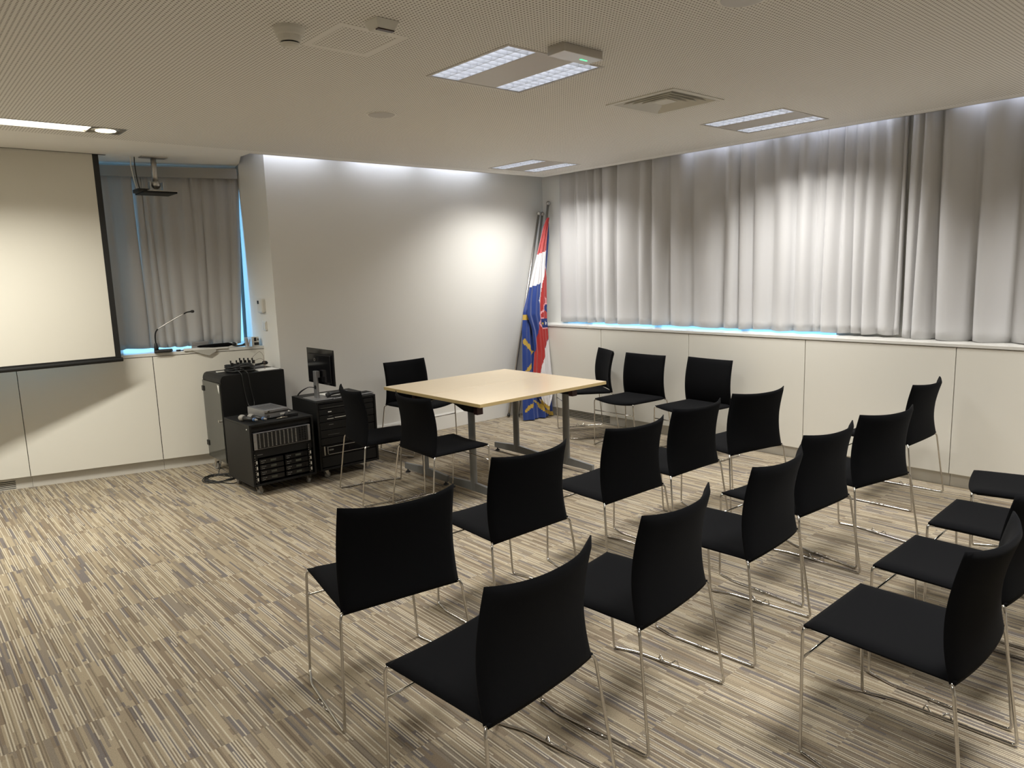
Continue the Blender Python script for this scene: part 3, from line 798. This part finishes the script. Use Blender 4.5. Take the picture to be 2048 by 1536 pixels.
u = unit(.19, .280, m=m_blackgloss)
hd = MB().tube(smooth_path([(.07, .004, .268), (.07, -.008, .268), (.45, -.008, .268), (.45, -.008, .205), (.07, -.008, .205), (.07, -.008, .268)], .015, 4), .0022, 6); hd.build('bar_trim', m_steel, u, smooth=True)
MB().box((.042, .0, .20), (.052, .005, .275)).build('side_ribs', m_steel, u)
MB().box((.085, .002, .233), (.125, .0045, .245)).build('mark', m_tlabel, u)
u = unit(.10, .185)
for xx, yy in ((.06, .05), (w_-.07, .05), (.06, d_-.05), (w_-.06, d_-.05)): caster(rk, xx, yy, .073, .025, .2 if xx < .1 else 2.6)

# tall rack with glass door on its left side
AX, AY = 2.075, 6.03
rk = thing('equipment_rack', 'tallest black rack with a glass door on its left side, cables on top', 'equipment rack', (AX, AY, 0), math.radians(-.7))
w_, d_ = .548, .44; z0, z1 = .125, .868
mb = MB()
c = .035
prof = [(0, z0), (w_, z0), (w_, z1-.004), (w_-.004, z1), (c, z1), (c*.45, z1-c*.25), (.004, z1-c*.8), (0, z1-c*1.3)]
n_ = len(prof)
# front and back skins, top, right side, bottom (left side open behind the glass)
for yy in (0.0, d_-.012):
    o_ = [(a, yy, z_) for a, z_ in prof] + [(a, yy+.012, z_) for a, z_ in prof]
    mb.add(o_, [tuple(range(n_)), tuple(range(n_, 2*n_))[::-1]] + [(i, (i+1) % n_, n_+(i+1) % n_, n_+i) for i in range(n_)])
for i in range(1, n_-1):
    a, b_ = prof[i], prof[i+1]
    mb.add([(a[0], .012, a[1]), (b_[0], .012, b_[1]), (b_[0], d_-.012, b_[1]), (a[0], d_-.012, a[1])], [(0, 1, 2, 3)])
mb.box((0, .012, z0), (w_, d_-.012, z0+.015)); mb.box((w_-.012, .012, z0), (w_, d_-.012, z1-.01)); mb.box((0, .012, z1-.065), (.012, d_-.012, z1-.04))
mb.build('cabinet_body', m_blackmetal, rk, bevel=.002)
MB().box((.20, .02, z0+.02), (.21, d_-.02, z1-.05)).build('inner_panel', m_grey, rk)
dr = MB().box((-.008, .012, z0+.004), (-.002, d_-.004, z1-.065)).build('glass_door', m_doorglass, rk)
for zz in (z0+.10, z1-.16): MB().box((-.016, d_-.045, zz), (-.006, d_+.006, zz+.045)).build('hinge', m_blackmetal, dr, bevel=.003)
MB().lathe([(.010, 0), (.008, .02), (.012, .026)], seg=12, X=Matrix.Translation((-.008, .03, .49)) @ Matrix.Rotation(-PI/2, 4, 'Y')).build('lock', m_steel, dr)
lb = MB(); lb.add([(-.0095, .02, z1-.08), (-.0095, .06, z1-.075), (-.0095, .045, z1-.13), (-.0095, .03, z1-.15)], [(0, 1, 2, 3)]); lb.build('label', m_paper, dr)
for xx, yy in ((.05, .05), (w_-.05, .05), (.045, d_-.05), (w_-.05, d_-.05)): caster(rk, xx, yy, z0, .034, 1.9 if yy > .2 else .3)

# ------------------------------------------------------------------ monitor
t_ = thing('monitor', 'flat monitor on a stand seen from behind on the right rack', 'monitor', (2.74, 5.555, .647))
mb = MB(); mb.box((-.004, -.236, .119), (.006, .236, .415)); mb.build('panel', m_blackgloss, t_, bevel=.004)
mb = MB(); mb.box((-.016, -.20, .14), (-.004, .20, .37)); mb.build('rear_housing', m_blackgloss, t_, bevel=.005)
sh = Matrix.Translation((-.042, .035, 0))
st = MB()
vs = [(-.035, 0), (.035, 0), (.028, .235), (-.028, .235)]
o_ = [(-.062, a, z_) for a, z_ in vs] + [(-.045, a, z_) for a, z_ in vs]
st.add(o_, [(0,1,2,3),(7,6,5,4),(0,4,5,1),(1,5,6,2),(2,6,7,3),(3,7,4,0)]); st.box((-.050, -.03, .18), (-.028, .03, .235))
st.build('stand', m_silver, t_, bevel=.003)
MB().lathe([(.017, 0), (.017, .0015)], seg=20, X=Matrix.Translation((-.0622, 0, .10)) @ Matrix.Rotation(-PI/2, 4, 'Y')).build('cable_hole', m_darkslot, t_)
MB().box((-.125, -.12, 0), (.05, .12, .010)).build('base', m_silver, t_, bevel=.003)
mk = MB(); mk.tube([(-.0305, .045+.012*math.cos(q*PI/8), .325+.012*math.sin(q*PI/8)) for q in range(17)], .0012, 5, cap=False); mk.build('emblem', m_steel, t_)
for k_ in range(2):
    tag(MB().tube(catmull([(2.67, 5.56+.01*k_, .745), (2.655, 5.64, .74), (2.645, 5.74+.015*k_, .70), (2.64, 5.80+.012*k_, .665), (2.64, 5.81+.015*k_, .652)]), .0035, 6).build('monitor_cable', m_blackpl, smooth=True), 'black cable hanging behind the monitor stand' + (' on the left' if k_ else ' on the right'), 'cable', 'monitor cables')
t_ = thing('keyboard', 'thin grey keyboard in front of the monitor on the right rack', 'keyboard', (2.955, 5.475, .6475), math.radians(2))
MB().box((-.19, -.055, 0), (.19, .055, .012)).build('case', m_silver, t_, bevel=.003)
kk = MB()
for i in range(15):
    for j in range(5): kk.box((-.18+i*.0242, -.046+j*.0188, .012), (-.18+i*.0242+.019, -.046+j*.0188+.015, .0155))
tag(kk.build('keys', m_blackpl, t_), None, None, kind='stuff')
t_ = thing('telephone_handset', 'black handset lying across the keyboard beside the monitor stand', 'handset', (2.84, 5.50, .664), math.radians(8))
mb = MB(); mb.tube(catmull([(-.10, 0, .012), (-.05, 0, .022), (.05, 0, .022), (.10, 0, .012)]), [.020]*6+[.014]*13+[.020]*6, 10); mb.build('grip', m_blackpl, t_, smooth=True)
tag(MB().box((2.80, 5.60, .6475), (3.00, 5.76, .6535)).build('paper_stack', m_paper, bevel=.001), 'white papers on the right rack behind the keyboard', 'papers')
tag(MB().box((2.90, 5.405, .6475), (2.96, 5.43, .651)).build('note', m_paper), 'small white note at the front edge of the right rack', 'note')

# ------------------------------------------------------------------ things on the small rack
ZB = .5615
t_ = thing('amplifier', 'small silver amplifier box on the low rack', 'amplifier', (2.285, 5.62, ZB), math.radians(3))
MB().box((-.10, -.15, .006), (.10, .15, .072)).build('case', m_silver, t_, bevel=.004)
vt = MB()
for i in range(5):
    for j in range(9): vt.box((-.07+i*.03, -.10+j*.02, .072), (-.05+i*.03, -.094+j*.02, .0725))
tag(vt.build('vents', m_blackpl, t_), None, None, kind='stuff')
MB().box((-.098, -.156, .046), (.098, -.150, .054)).build('front_bar', m_chrome, t_)
kn = MB()
for zz in (.058, .025): kn.lathe([(.012, 0), (.010, .012)], seg=14, X=Matrix.Translation((-.07, -.15, zz)) @ Matrix.Rotation(PI/2, 4, 'X'))
kn.build('knob', m_chrome, t_)
MB().box((.03, -.1515, .02), (.07, -.150, .035)).build('badge', m_paper, t_)
ft = MB()
for sx in (-.08, .08):
    for sy in (-.13, .13): ft.box((sx-.01, sy-.01, 0), (sx+.01, sy+.01, .006))
ft.build('feet', m_blackpl, t_)
for k_, (x_, y_, lb) in enumerate([(2.065, 5.52, 'left one of two handheld microphones on the low rack'), (2.13, 5.505, 'right one of two handheld microphones on the low rack, beside the amplifier')]):
    t_ = thing('handheld_microphone', lb, 'microphone', (x_, y_, ZB+.0245), math.radians(14), 'handheld microphones on the low rack')
    Xm = Matrix.Rotation(PI/2, 4, 'X')
    MB().lathe([(.006, -.075), (.018, -.070), (.025, -.055), (.026, -.040), (.022, -.022), (.017, -.018)], seg=18, X=Xm).build('grille_head', m_rubber, t_, smooth=True)
    MB().lathe([(.0175, -.018), (.0165, .02), (.0135, .10)], seg=16, X=Xm).build('handle', m_blackpl, t_, smooth=True)
    MB().lathe([(.0140, .10), (.0145, .118)], seg=14, X=Xm).build('ring', mat('blue_ring%d' % k_, (.06, .12, .25), .5), t_, smooth=True)
    MB().lathe([(.008, .118), (.0075, .145)], seg=10, X=Xm).build('antenna_tip', m_rubber, t_, smooth=True)
    MB().box((-.004, .03, -.0243), (.004, .05, -.012)).build('rest', m_blackpl, t_)
tag(MB().box((2.355, 5.43, ZB), (2.455, 5.50, ZB+.026)).build('power_adapter', m_blackpl, bevel=.005), 'black adapter block beside the amplifier on the low rack', 'adapter')
for k_, (x_, y_, a, lb) in enumerate([(2.285, 5.402, .2, 'small metal plug in front of the amplifier'), (2.325, 5.41, -.4, 'small metal plug by the black adapter')]):
    X = Matrix.Translation((x_, y_, ZB+.007)) @ Matrix.Rotation(a, 4, 'Z') @ Matrix.Rotation(PI/2, 4, 'Y')
    tag(MB().lathe([(.004, -.025), (.0068, -.02), (.0068, .01), (.003, .012), (.003, .028)], seg=10, X=X).build('jack_plug', m_chrome), lb, 'plug', 'small plugs on the low rack')
cl = MB(); rnd = random.Random(4)
cl.grid(lambda u, v: (2.39+.10*u, 5.64+.11*v, ZB+.003+.028*math.sin(PI*u)*math.sin(PI*v)*(1+.5*math.sin(9*u+5*v))), 12, 12)
o = cl.build('cloth', m_paper, smooth=True); md = o.modifiers.new('s', 'SOLIDIFY'); md.thickness = .002; tag(o, 'crumpled white cloth behind the amplifier on the low rack', 'cloth')

# ------------------------------------------------------------------ things on the tall rack
ZA = .8685
def coil(cx, cy, cz, rx, ry, turns, r, seed, h):
    rnd = random.Random(seed); pts = []
    for k in range(turns*14):
        q = 2*PI*k/14; e = 1-.22*rnd.random()
        pts.append((cx+rx*e*math.cos(q), cy+ry*e*math.sin(q), cz+r+h*(k/(turns*14))+.004*math.sin(3*q)))
    return catmull(pts, 3)
t_ = thing('cable_pile', 'coiled black cables with microphone clips on top of the tall rack', 'cables', (0, 0, 0))
MB().tube(coil(2.315, 6.21, ZA, .125, .14, 7, .006, 2, .05), .006, 6).build('coil', m_blackpl, t_, smooth=True)
MB().tube(coil(2.325, 6.20, ZA, .09, .10, 6, .006, 5, .06), .006, 6).build('coil', m_blackpl, t_, smooth=True)
for (x_, y_) in ((2.23, 6.16), (2.275, 6.15), (2.36, 6.30), (2.385, 6.27), (2.41, 6.24), (2.435, 6.21)):
    cc = MB(); cc.box((x_-.012, y_-.006, ZA+.055), (x_+.012, y_+.006, ZA+.085)); cc.prism([(x_-.014, y_-.007), (x_-.004, y_-.007), (x_-.004, y_+.007), (x_-.014, y_+.007)], ZA+.085, ZA+.105)
    cc.build('clip', m_blackpl, t_, bevel=.002)
for k_, (dx, q_) in enumerate([(0, 0), (.055, 1)]):
    tag(MB().tube(catmull([(2.24+dx, 6.12, ZA+.03), (2.235+dx, 6.06, ZA+.025), (2.25+dx, 6.018, ZA-.005), (2.26+dx, 6.012, .75), (2.275+dx, 6.0, .62), (2.27+dx*.4, 5.93, ZB+.03), (2.24+dx*.4, 5.84, ZB+.006), (2.2, 5.80, ZB+.005)]), .0035, 6).build('hanging_cable', m_blackpl, smooth=True),
        ('right' if q_ else 'left') + ' one of two thin cables hanging down the front of the tall rack', 'cable', 'cables hanging from the tall rack')
tag(MB().box((2.145, 6.28, ZA), (2.24, 6.32, ZA+.008)).build('adapter_strip', m_white, bevel=.002), 'small white adapter strip at the left end of the tall rack top', 'adapter')
tag(MB().box((2.42, 6.06, ZA), (2.60, 6.22, ZA+.004)).build('paper_sheet', m_paper), 'pale sheet of paper at the right end of the tall rack top', 'paper')
tag(MB().box((2.40, 6.24, ZA), (2.55, 6.40, ZA+.018)).build('folder', mat('dark_folder', (.12, .12, .13), .5), bevel=.003), 'dark grey folder lying behind the cable pile on the tall rack', 'folder')
t_ = thing('telephone_handset', 'black handset lying at the right rear of the tall rack top', 'handset', (2.555, 6.33, ZA+.018))
MB().lathe([(.004, 0), (.024, .006), (.028, .018), (.02, .032), (.004, .036)], (.03, 0, 0), 16).build('ear_piece', m_blackpl, t_, smooth=True)
MB().tube([(-.06, 0, .010), (.01, 0, .014)], .009, 8).build('handle', m_blackpl, t_, smooth=True)
wr = MB(); 
wr.tube(catmull([(2.50, 6.14, ZA+.005), (2.505, 6.15, ZA+.06), (2.51, 6.17, ZA+.12), (2.485, 6.18, ZA+.155), (2.44, 6.18, ZA+.13), (2.40, 6.17, ZA+.10)]), .0013, 5)
wr.tube(catmull([(2.505, 6.14, ZA+.005), (2.52, 6.16, ZA+.05), (2.49, 6.17, ZA+.095), (2.44, 6.17, ZA+.085), (2.41, 6.15, ZA+.06)]), .0012, 5)
tag(wr.build('thin_wire', mat('brown_wire', (.14, .08, .05), .5), smooth=True), 'thin brown wires standing up from the tall rack top', 'wire')
rndc = random.Random(11); pts = []
for k in range(46):
    q = k*.62; pts.append((1.99+.105*math.cos(q)+rndc.uniform(-.02, .02)+.0011*k, 6.09+.13*math.sin(q)+rndc.uniform(-.02, .02), .005+.004*(k % 3)))
pts = [(2.12, 6.30, .20), (2.09, 6.25, .09), (2.05, 6.2, .012)] + pts + [(2.02, 5.86, .006), (2.10, 5.87, .006)]
tag(MB().tube(catmull(pts, 4), .0038, 6).build('floor_cable', m_blackpl, smooth=True), 'tangled black cable on the carpet beside the racks', 'cable')

# ------------------------------------------------------------------ things on the left sill
ZS = 1.0435
t_ = thing('gooseneck_microphone', 'black gooseneck microphone on the left window sill', 'microphone', tuple(L(.03, 6.985, ZS)), -.26384)
bs = MB(); bs.prism([(-.065, -.05), (.065, -.05), (.085, .03), (.06, .05), (-.06, .05)], 0, .026); bs.build('base', m_blackpl, t_, bevel=.008)
MB().lathe([(.020, .02), (.017, .05), (.012, .08), (.009, .085)], (-.045, 0, 0), 14).build('socket', m_blackpl, t_, smooth=True)
gp = [(-.045, 0, .08), (-.044, 0, .14), (-.036, 0, .18), (-.018, 0, .205)]
MB().tube(catmull(gp), .0058, 8).build('flexible_joint', m_blackmetal, t_, smooth=True)
MB().tube(catmull([(-.018, 0, .205), (.08, 0, .262), (.20, 0, .325)]), .0042, 8).build('stem', m_steel, t_, smooth=True)
MB().tube(catmull([(.20, 0, .325), (.225, 0, .337), (.255, 0, .341)]), .0058, 8).build('flexible_joint', m_blackmetal, t_, smooth=True)
MB().lathe([(.004, -.016), (.010, -.012), (.013, 0), (.010, .012), (.004, .016)], (.27, 0, .342), 14, X=Matrix.Rotation(PI/2, 4, 'Y')).build('head', m_blackpl, t_, smooth=True)
t_ = thing('stacked_boxes', 'small grey stack of two device boxes on the left sill', 'box', tuple(L(.345, 7.13, ZS)), -.26384)
MB().box((-.075, -.04, 0), (.075, .04, .03)).build('lower_box', m_silver, t_, bevel=.003)
MB().box((-.07, -.04, .031), (.07, .04, .062)).build('upper_box', m_silver, t_, bevel=.003)
pb = MB(); pb.box((.20, LN-.02, ZS), (.56, LN+.11, ZS+.012), X=XL)
tag(pb.build('paper_stack', m_paper, bevel=.001), 'white papers lying on the front edge of the left window sill', 'papers')
pb = MB(); pp = [L(.30, LN-.012), L(.47, LN-.012), L(.385, LN-.012)]
pb.add([L(.255, LN-.0215, ZS+.004), L(.46, LN-.0215, ZS+.004), L(.46, LN-.0225, 1.022), L(.40, LN-.024, .990), L(.33, LN-.0225, 1.014)], [(0, 1, 2, 3, 4)])
o = pb.build('sill_grey_patch', mat('patch_grey', (.42, .41, .37), .7)); md = o.modifiers.new('s', 'SOLIDIFY'); md.thickness = .0008  # thin flat grey shape with a point, just below the sill edge
tag(o, 'thin grey pointed patch over the front of the left sill', 'paper')
t_ = thing('folding_umbrella', 'long black folded umbrella lying on the papers of the left sill', 'umbrella', tuple(L(.47, 6.985, ZS+.030)), -.26384+.08)
Xh = Matrix.Rotation(PI/2, 4, 'Y')
MB().lathe([(.004, -.16), (.010, -.14), (.016, -.02), (.018, .10), (.010, .13)], seg=14, X=Xh).build('canopy', m_black_fab, t_, smooth=True)
MB().lathe([(.008, .13), (.016, .14), (.018, .155), (.010, .17)], seg=14, X=Xh).build('handle', m_blackpl, t_, smooth=True)
t_ = thing('cable_end', 'short black cable end lying beside the microphone base on the left sill', 'cable', tuple(L(.16, 6.985, ZS+.008)), -.2)
MB().tube([(-.02, 0, 0), (.015, 0, 0)], .008, 8).build('plug', m_blackpl, t_, smooth=True)
MB().tube(catmull([(.015, 0, 0), (.06, .01, -.003), (.10, .0, -.004)]), .0035, 6).build('cord', mat('navy_cord', (.01, .02, .06), .5), t_, smooth=True)
t_ = thing('rail_piece', 'short white rail piece behind the umbrella on the left sill', 'rail', tuple(L(.58, 7.125, ZS)), -.26384)
MB().box((-.09, -.012, 0), (.08, .012, .035)).build('body', m_white, t_, bevel=.002)
tag(MB().tube(catmull([L(.60, 7.09, ZS+.022), L(.64, 7.06, ZS+.008), L(.69, 7.04, ZS+.012), L(.735, 7.05, ZS+.03), L(.74, 7.0, ZS+.02), L(.68, 7.0, ZS+.012)]), .007, 8).build('black_cable', m_blackpl, smooth=True), 'thick black cable beside the plastic cup on the left sill', 'cable')
t_ = thing('plastic_cup', 'clear plastic cup with brown sticks inside on the left sill', 'cup', tuple(L(.735, 6.95, ZS)))
o = MB().lathe([(.024, 0), (.025, .002), (.033, .085), (.034, .088)], seg=24).build('cup_wall', m_cup, t_, smooth=True)
st = MB()
for k in range(4): st.tube([(.004*k-.006, .004*(k % 2), .004), (.012*k-.02, .01*(k % 3)-.01, .07)], .0035, 6)
st.build('sticks', mat('brown_sticks', (.35, .18, .08), .6), t_)
t_ = thing('patterned_box', 'small black and white patterned box in the sill corner by the wall', 'box', tuple(L(.802, 6.99, ZS)), -.26384)
MB().box((-.03, -.02, 0), (.03, .02, .085)).build('box', m_white, t_, bevel=.002)
bp_ = MB(); bp_.box((-.012, -.0212, .01), (.029, -.0198, .035)); bp_.box((-.012, -.0212, .045), (.010, -.0198, .078)); bp_.box((.018, -.0212, .050), (.029, -.0198, .07)); bp_.build('pattern', m_blackpl, t_)

# ------------------------------------------------------------------ flags
FT = .11
def fpx(X_, Y_):  # outline points measured on the photo crop, placed on a slightly leaning plane in front of the corner
    px_, py_ = 960+X_/3.2, 380+Y_/3.2
    d = _f + (px_-1024)/1451.04*_r - (py_-768)/1451.04*_u
    k = (5.80+FT*1.65)/(d.y-FT*d.z); return (d.x*k, 1.65+d.z*k)
def outline(l, r):
    l = [fpx(*p) for p in l]; r = [fpx(*p) for p in r]
    def interp(pts, z_):
        pts = sorted(pts, key=lambda p: p[1])
        if z_ <= pts[0][1]: return pts[0][0]
        for a, b in zip(pts, pts[1:]):
            if z_ <= b[1]: return a[0]+(b[0]-a[0])*(z_-a[1])/(b[1]-a[1]+1e-9)
        return pts[-1][0]
    zt = max(p[1] for p in l+r); zb = max(.012, min(p[1] for p in l+r))
    return (lambda z_: interp(l, z_)), (lambda z_: interp(r, z_)), zb, zt
def inside(p, poly):
    c = False; n = len(poly)
    for i in range(n):
        a, b = poly[i], poly[i-1]
        if (a[1] > p[1]) != (b[1] > p[1]) and p[0] < (b[0]-a[0])*(p[1]-a[1])/(b[1]-a[1])+a[0]: c = not c
    return c
def drape(name, lf, rf, zb, zt, y0, depth, regions, mats, parent, nf, seed, base=0):
    rnd = random.Random(seed); nu, nv = 46, 150; mb = MB()
    regs = [([fpx(*p) for p in poly], mi) for poly, mi in regions]
    ph = rnd.uniform(0, 6)
    def shape(u, v, side):
        z_ = zb+(zt-zb)*v; a, b = lf(z_), rf(z_); x_ = a+(b-a)*u
        fold = depth*(.5*math.sin(nf*PI*u+ph+1.6*v)+.3*math.sin((nf*2.3)*PI*u+2*ph-2.2*v))*(1-.55*v)
        env = math.sqrt(max(0, 1-(2*u-1)**2))
        th = (.012+.03*(1-v))*env
        return Vector((min(x_, 5.69 if z_ < 1.06 else 5.97), y0 + FT*z_ + (fold*env - th if side else fold*env*.4 + th), z_))
    def mf(u, v):
        z_ = zb+(zt-zb)*v; a, b = lf(z_), rf(z_); p = (a+(b-a)*u, z_)
        m = base
        for poly, mi in regs:
            if inside(p, poly): m = mi
        return m
    mb.grid(lambda u, v: shape(u, v, 1), nu, nv, matf=mf)
    mb.grid(lambda u, v: shape(u, v, 0), nu, nv, mi=base)
    return mb.build(name, mats, parent, smooth=True, fix=False)
FM = [m_flag_b, m_flag_r, m_flag_w, m_gold, m_flag_p, m_flag_d]
poles = [((5.284, 6.143, 0), (5.865, 6.170, 2.275), 'left one of three metal flag poles leaning in the corner'),
         ((5.354, 6.058, 0), (5.925, 6.175, 2.270), 'middle flag pole in the corner, mostly hidden behind the flags'),
         ((5.43, 6.00, 0), (5.95, 6.10, 2.385), 'tallest flag pole in the corner, carrying the red white and blue flag')]
pr = []
for a, b, lb in poles:
    a, b = Vector(a), Vector(b); d = (b-a).normalized(); a = a + Vector((0, 0, .012))
    t_ = thing('flag_pole', lb, 'flag pole', (0, 0, 0), 0, 'flag poles leaning in the corner')
    MB().tube([a, b], .0135, 14).build('shaft', m_steel, t_, smooth=True)
    MB().lathe([(.004, -.026), (.02, -.016), (.026, 0), (.02, .016), (.004, .026)], tuple(b+d*.012), 18).build('finial', m_steel, t_, smooth=True)
    MB().tube([a, a+d*.03], .017, 14).build('ferrule', m_blackpl, t_, smooth=True)
    pr.append(t_)
# blue flag with gold fringe, behind
lf, rf, zb, zt = outline([(432, 212), (420, 300), (405, 480), (330, 640), (293, 780), (286, 900), (288, 1000), (290, 1160), (290, 1300), (292, 1440)],
                         [(455, 212), (456, 300), (440, 480), (430, 640), (426, 840), (430, 940), (448, 1160), (470, 1310), (486, 1440)])
t_ = thing('flag', 'blue flag with gold fringe hanging behind the tricolour in the corner', 'flag', group='flags in the corner')
regs = [([(285, 800), (342, 792), (342, 828), (285, 838)], 3), ([(292, 945), (350, 1035), (343, 1058), (292, 985)], 3), ([(344, 1075), (344, 1112), (318, 1162), (300, 1162)], 3),
        ([(325, 1328), (400, 1372), (400, 1400), (345, 1345)], 3), ([(345, 1345), (352, 1360), (310, 1425), (294, 1420)], 3), ([(380, 1385), (486, 1425), (486, 1450), (400, 1415)], 3)]
drape('cloth', lf, rf, zb, zt, 5.845, .05, regs, FM, t_, 5, 3)
# tricolour, in front
lf, rf, zb, zt = outline([(424, 178), (400, 240), (362, 408), (312, 620), (300, 720), (298, 800), (330, 900), (345, 1035), (336, 1170), (352, 1260), (372, 1330), (405, 1395)],
                         [(436, 178), (430, 240), (418, 385), (412, 480), (421, 560), (424, 840), (430, 935), (440, 1060), (452, 1180), (462, 1270), (450, 1330), (425, 1400)])
t_ = thing('flag', 'red, white and blue flag with chequered coat of arms, in front in the corner', 'flag', group='flags in the corner')
regs = [([(440, 160), (380, 160), (355, 416), (425, 384)], 1), ([(355, 416), (425, 384), (425, 500), (384, 592), (300, 628)], 2),
        ([(384, 592), (425, 480), (425, 560), (378, 745), (360, 712)], 2),
        ([(408, 500), (440, 480), (440, 925), (428, 932), (398, 1035), (370, 1180), (325, 1180), (345, 1040), (362, 880), (374, 740), (390, 600)], 1),
        ([(430, 932), (470, 1180), (475, 1310), (430, 1410), (375, 1340), (368, 1180), (398, 1035)], 2),
        ([(330, 1180), (370, 1180), (380, 1340), (350, 1330)], 0),
        ([(404, 684), (413, 690), (412, 720), (430, 730), (430, 888), (380, 888), (360, 850), (376, 822), (369, 788), (394, 766), (393, 738), (408, 722)], 4),
        ([(380, 792), (400, 774), (430, 770), (430, 824), (392, 818), (382, 816)], 1),
        ([(398, 742), (412, 728), (430, 734), (430, 778), (408, 776), (398, 766)], 5),
        ([(367, 850), (380, 829), (395, 822), (430, 826), (430, 878), (384, 878)], 5),
        ([(415, 745), (425, 745), (425, 765), (415, 765)], 3), ([(386, 846), (394, 846), (394, 860), (386, 860)], 3), ([(404, 842), (410, 842), (414, 855), (408, 866), (404, 866), (409, 855)], 2),
        ([(380, 1335), (430, 1395), (425, 1412), (385, 1370)], 3)]
drape('cloth', lf, rf, zb, zt, 5.79, .03, regs, FM, t_, 4, 6)
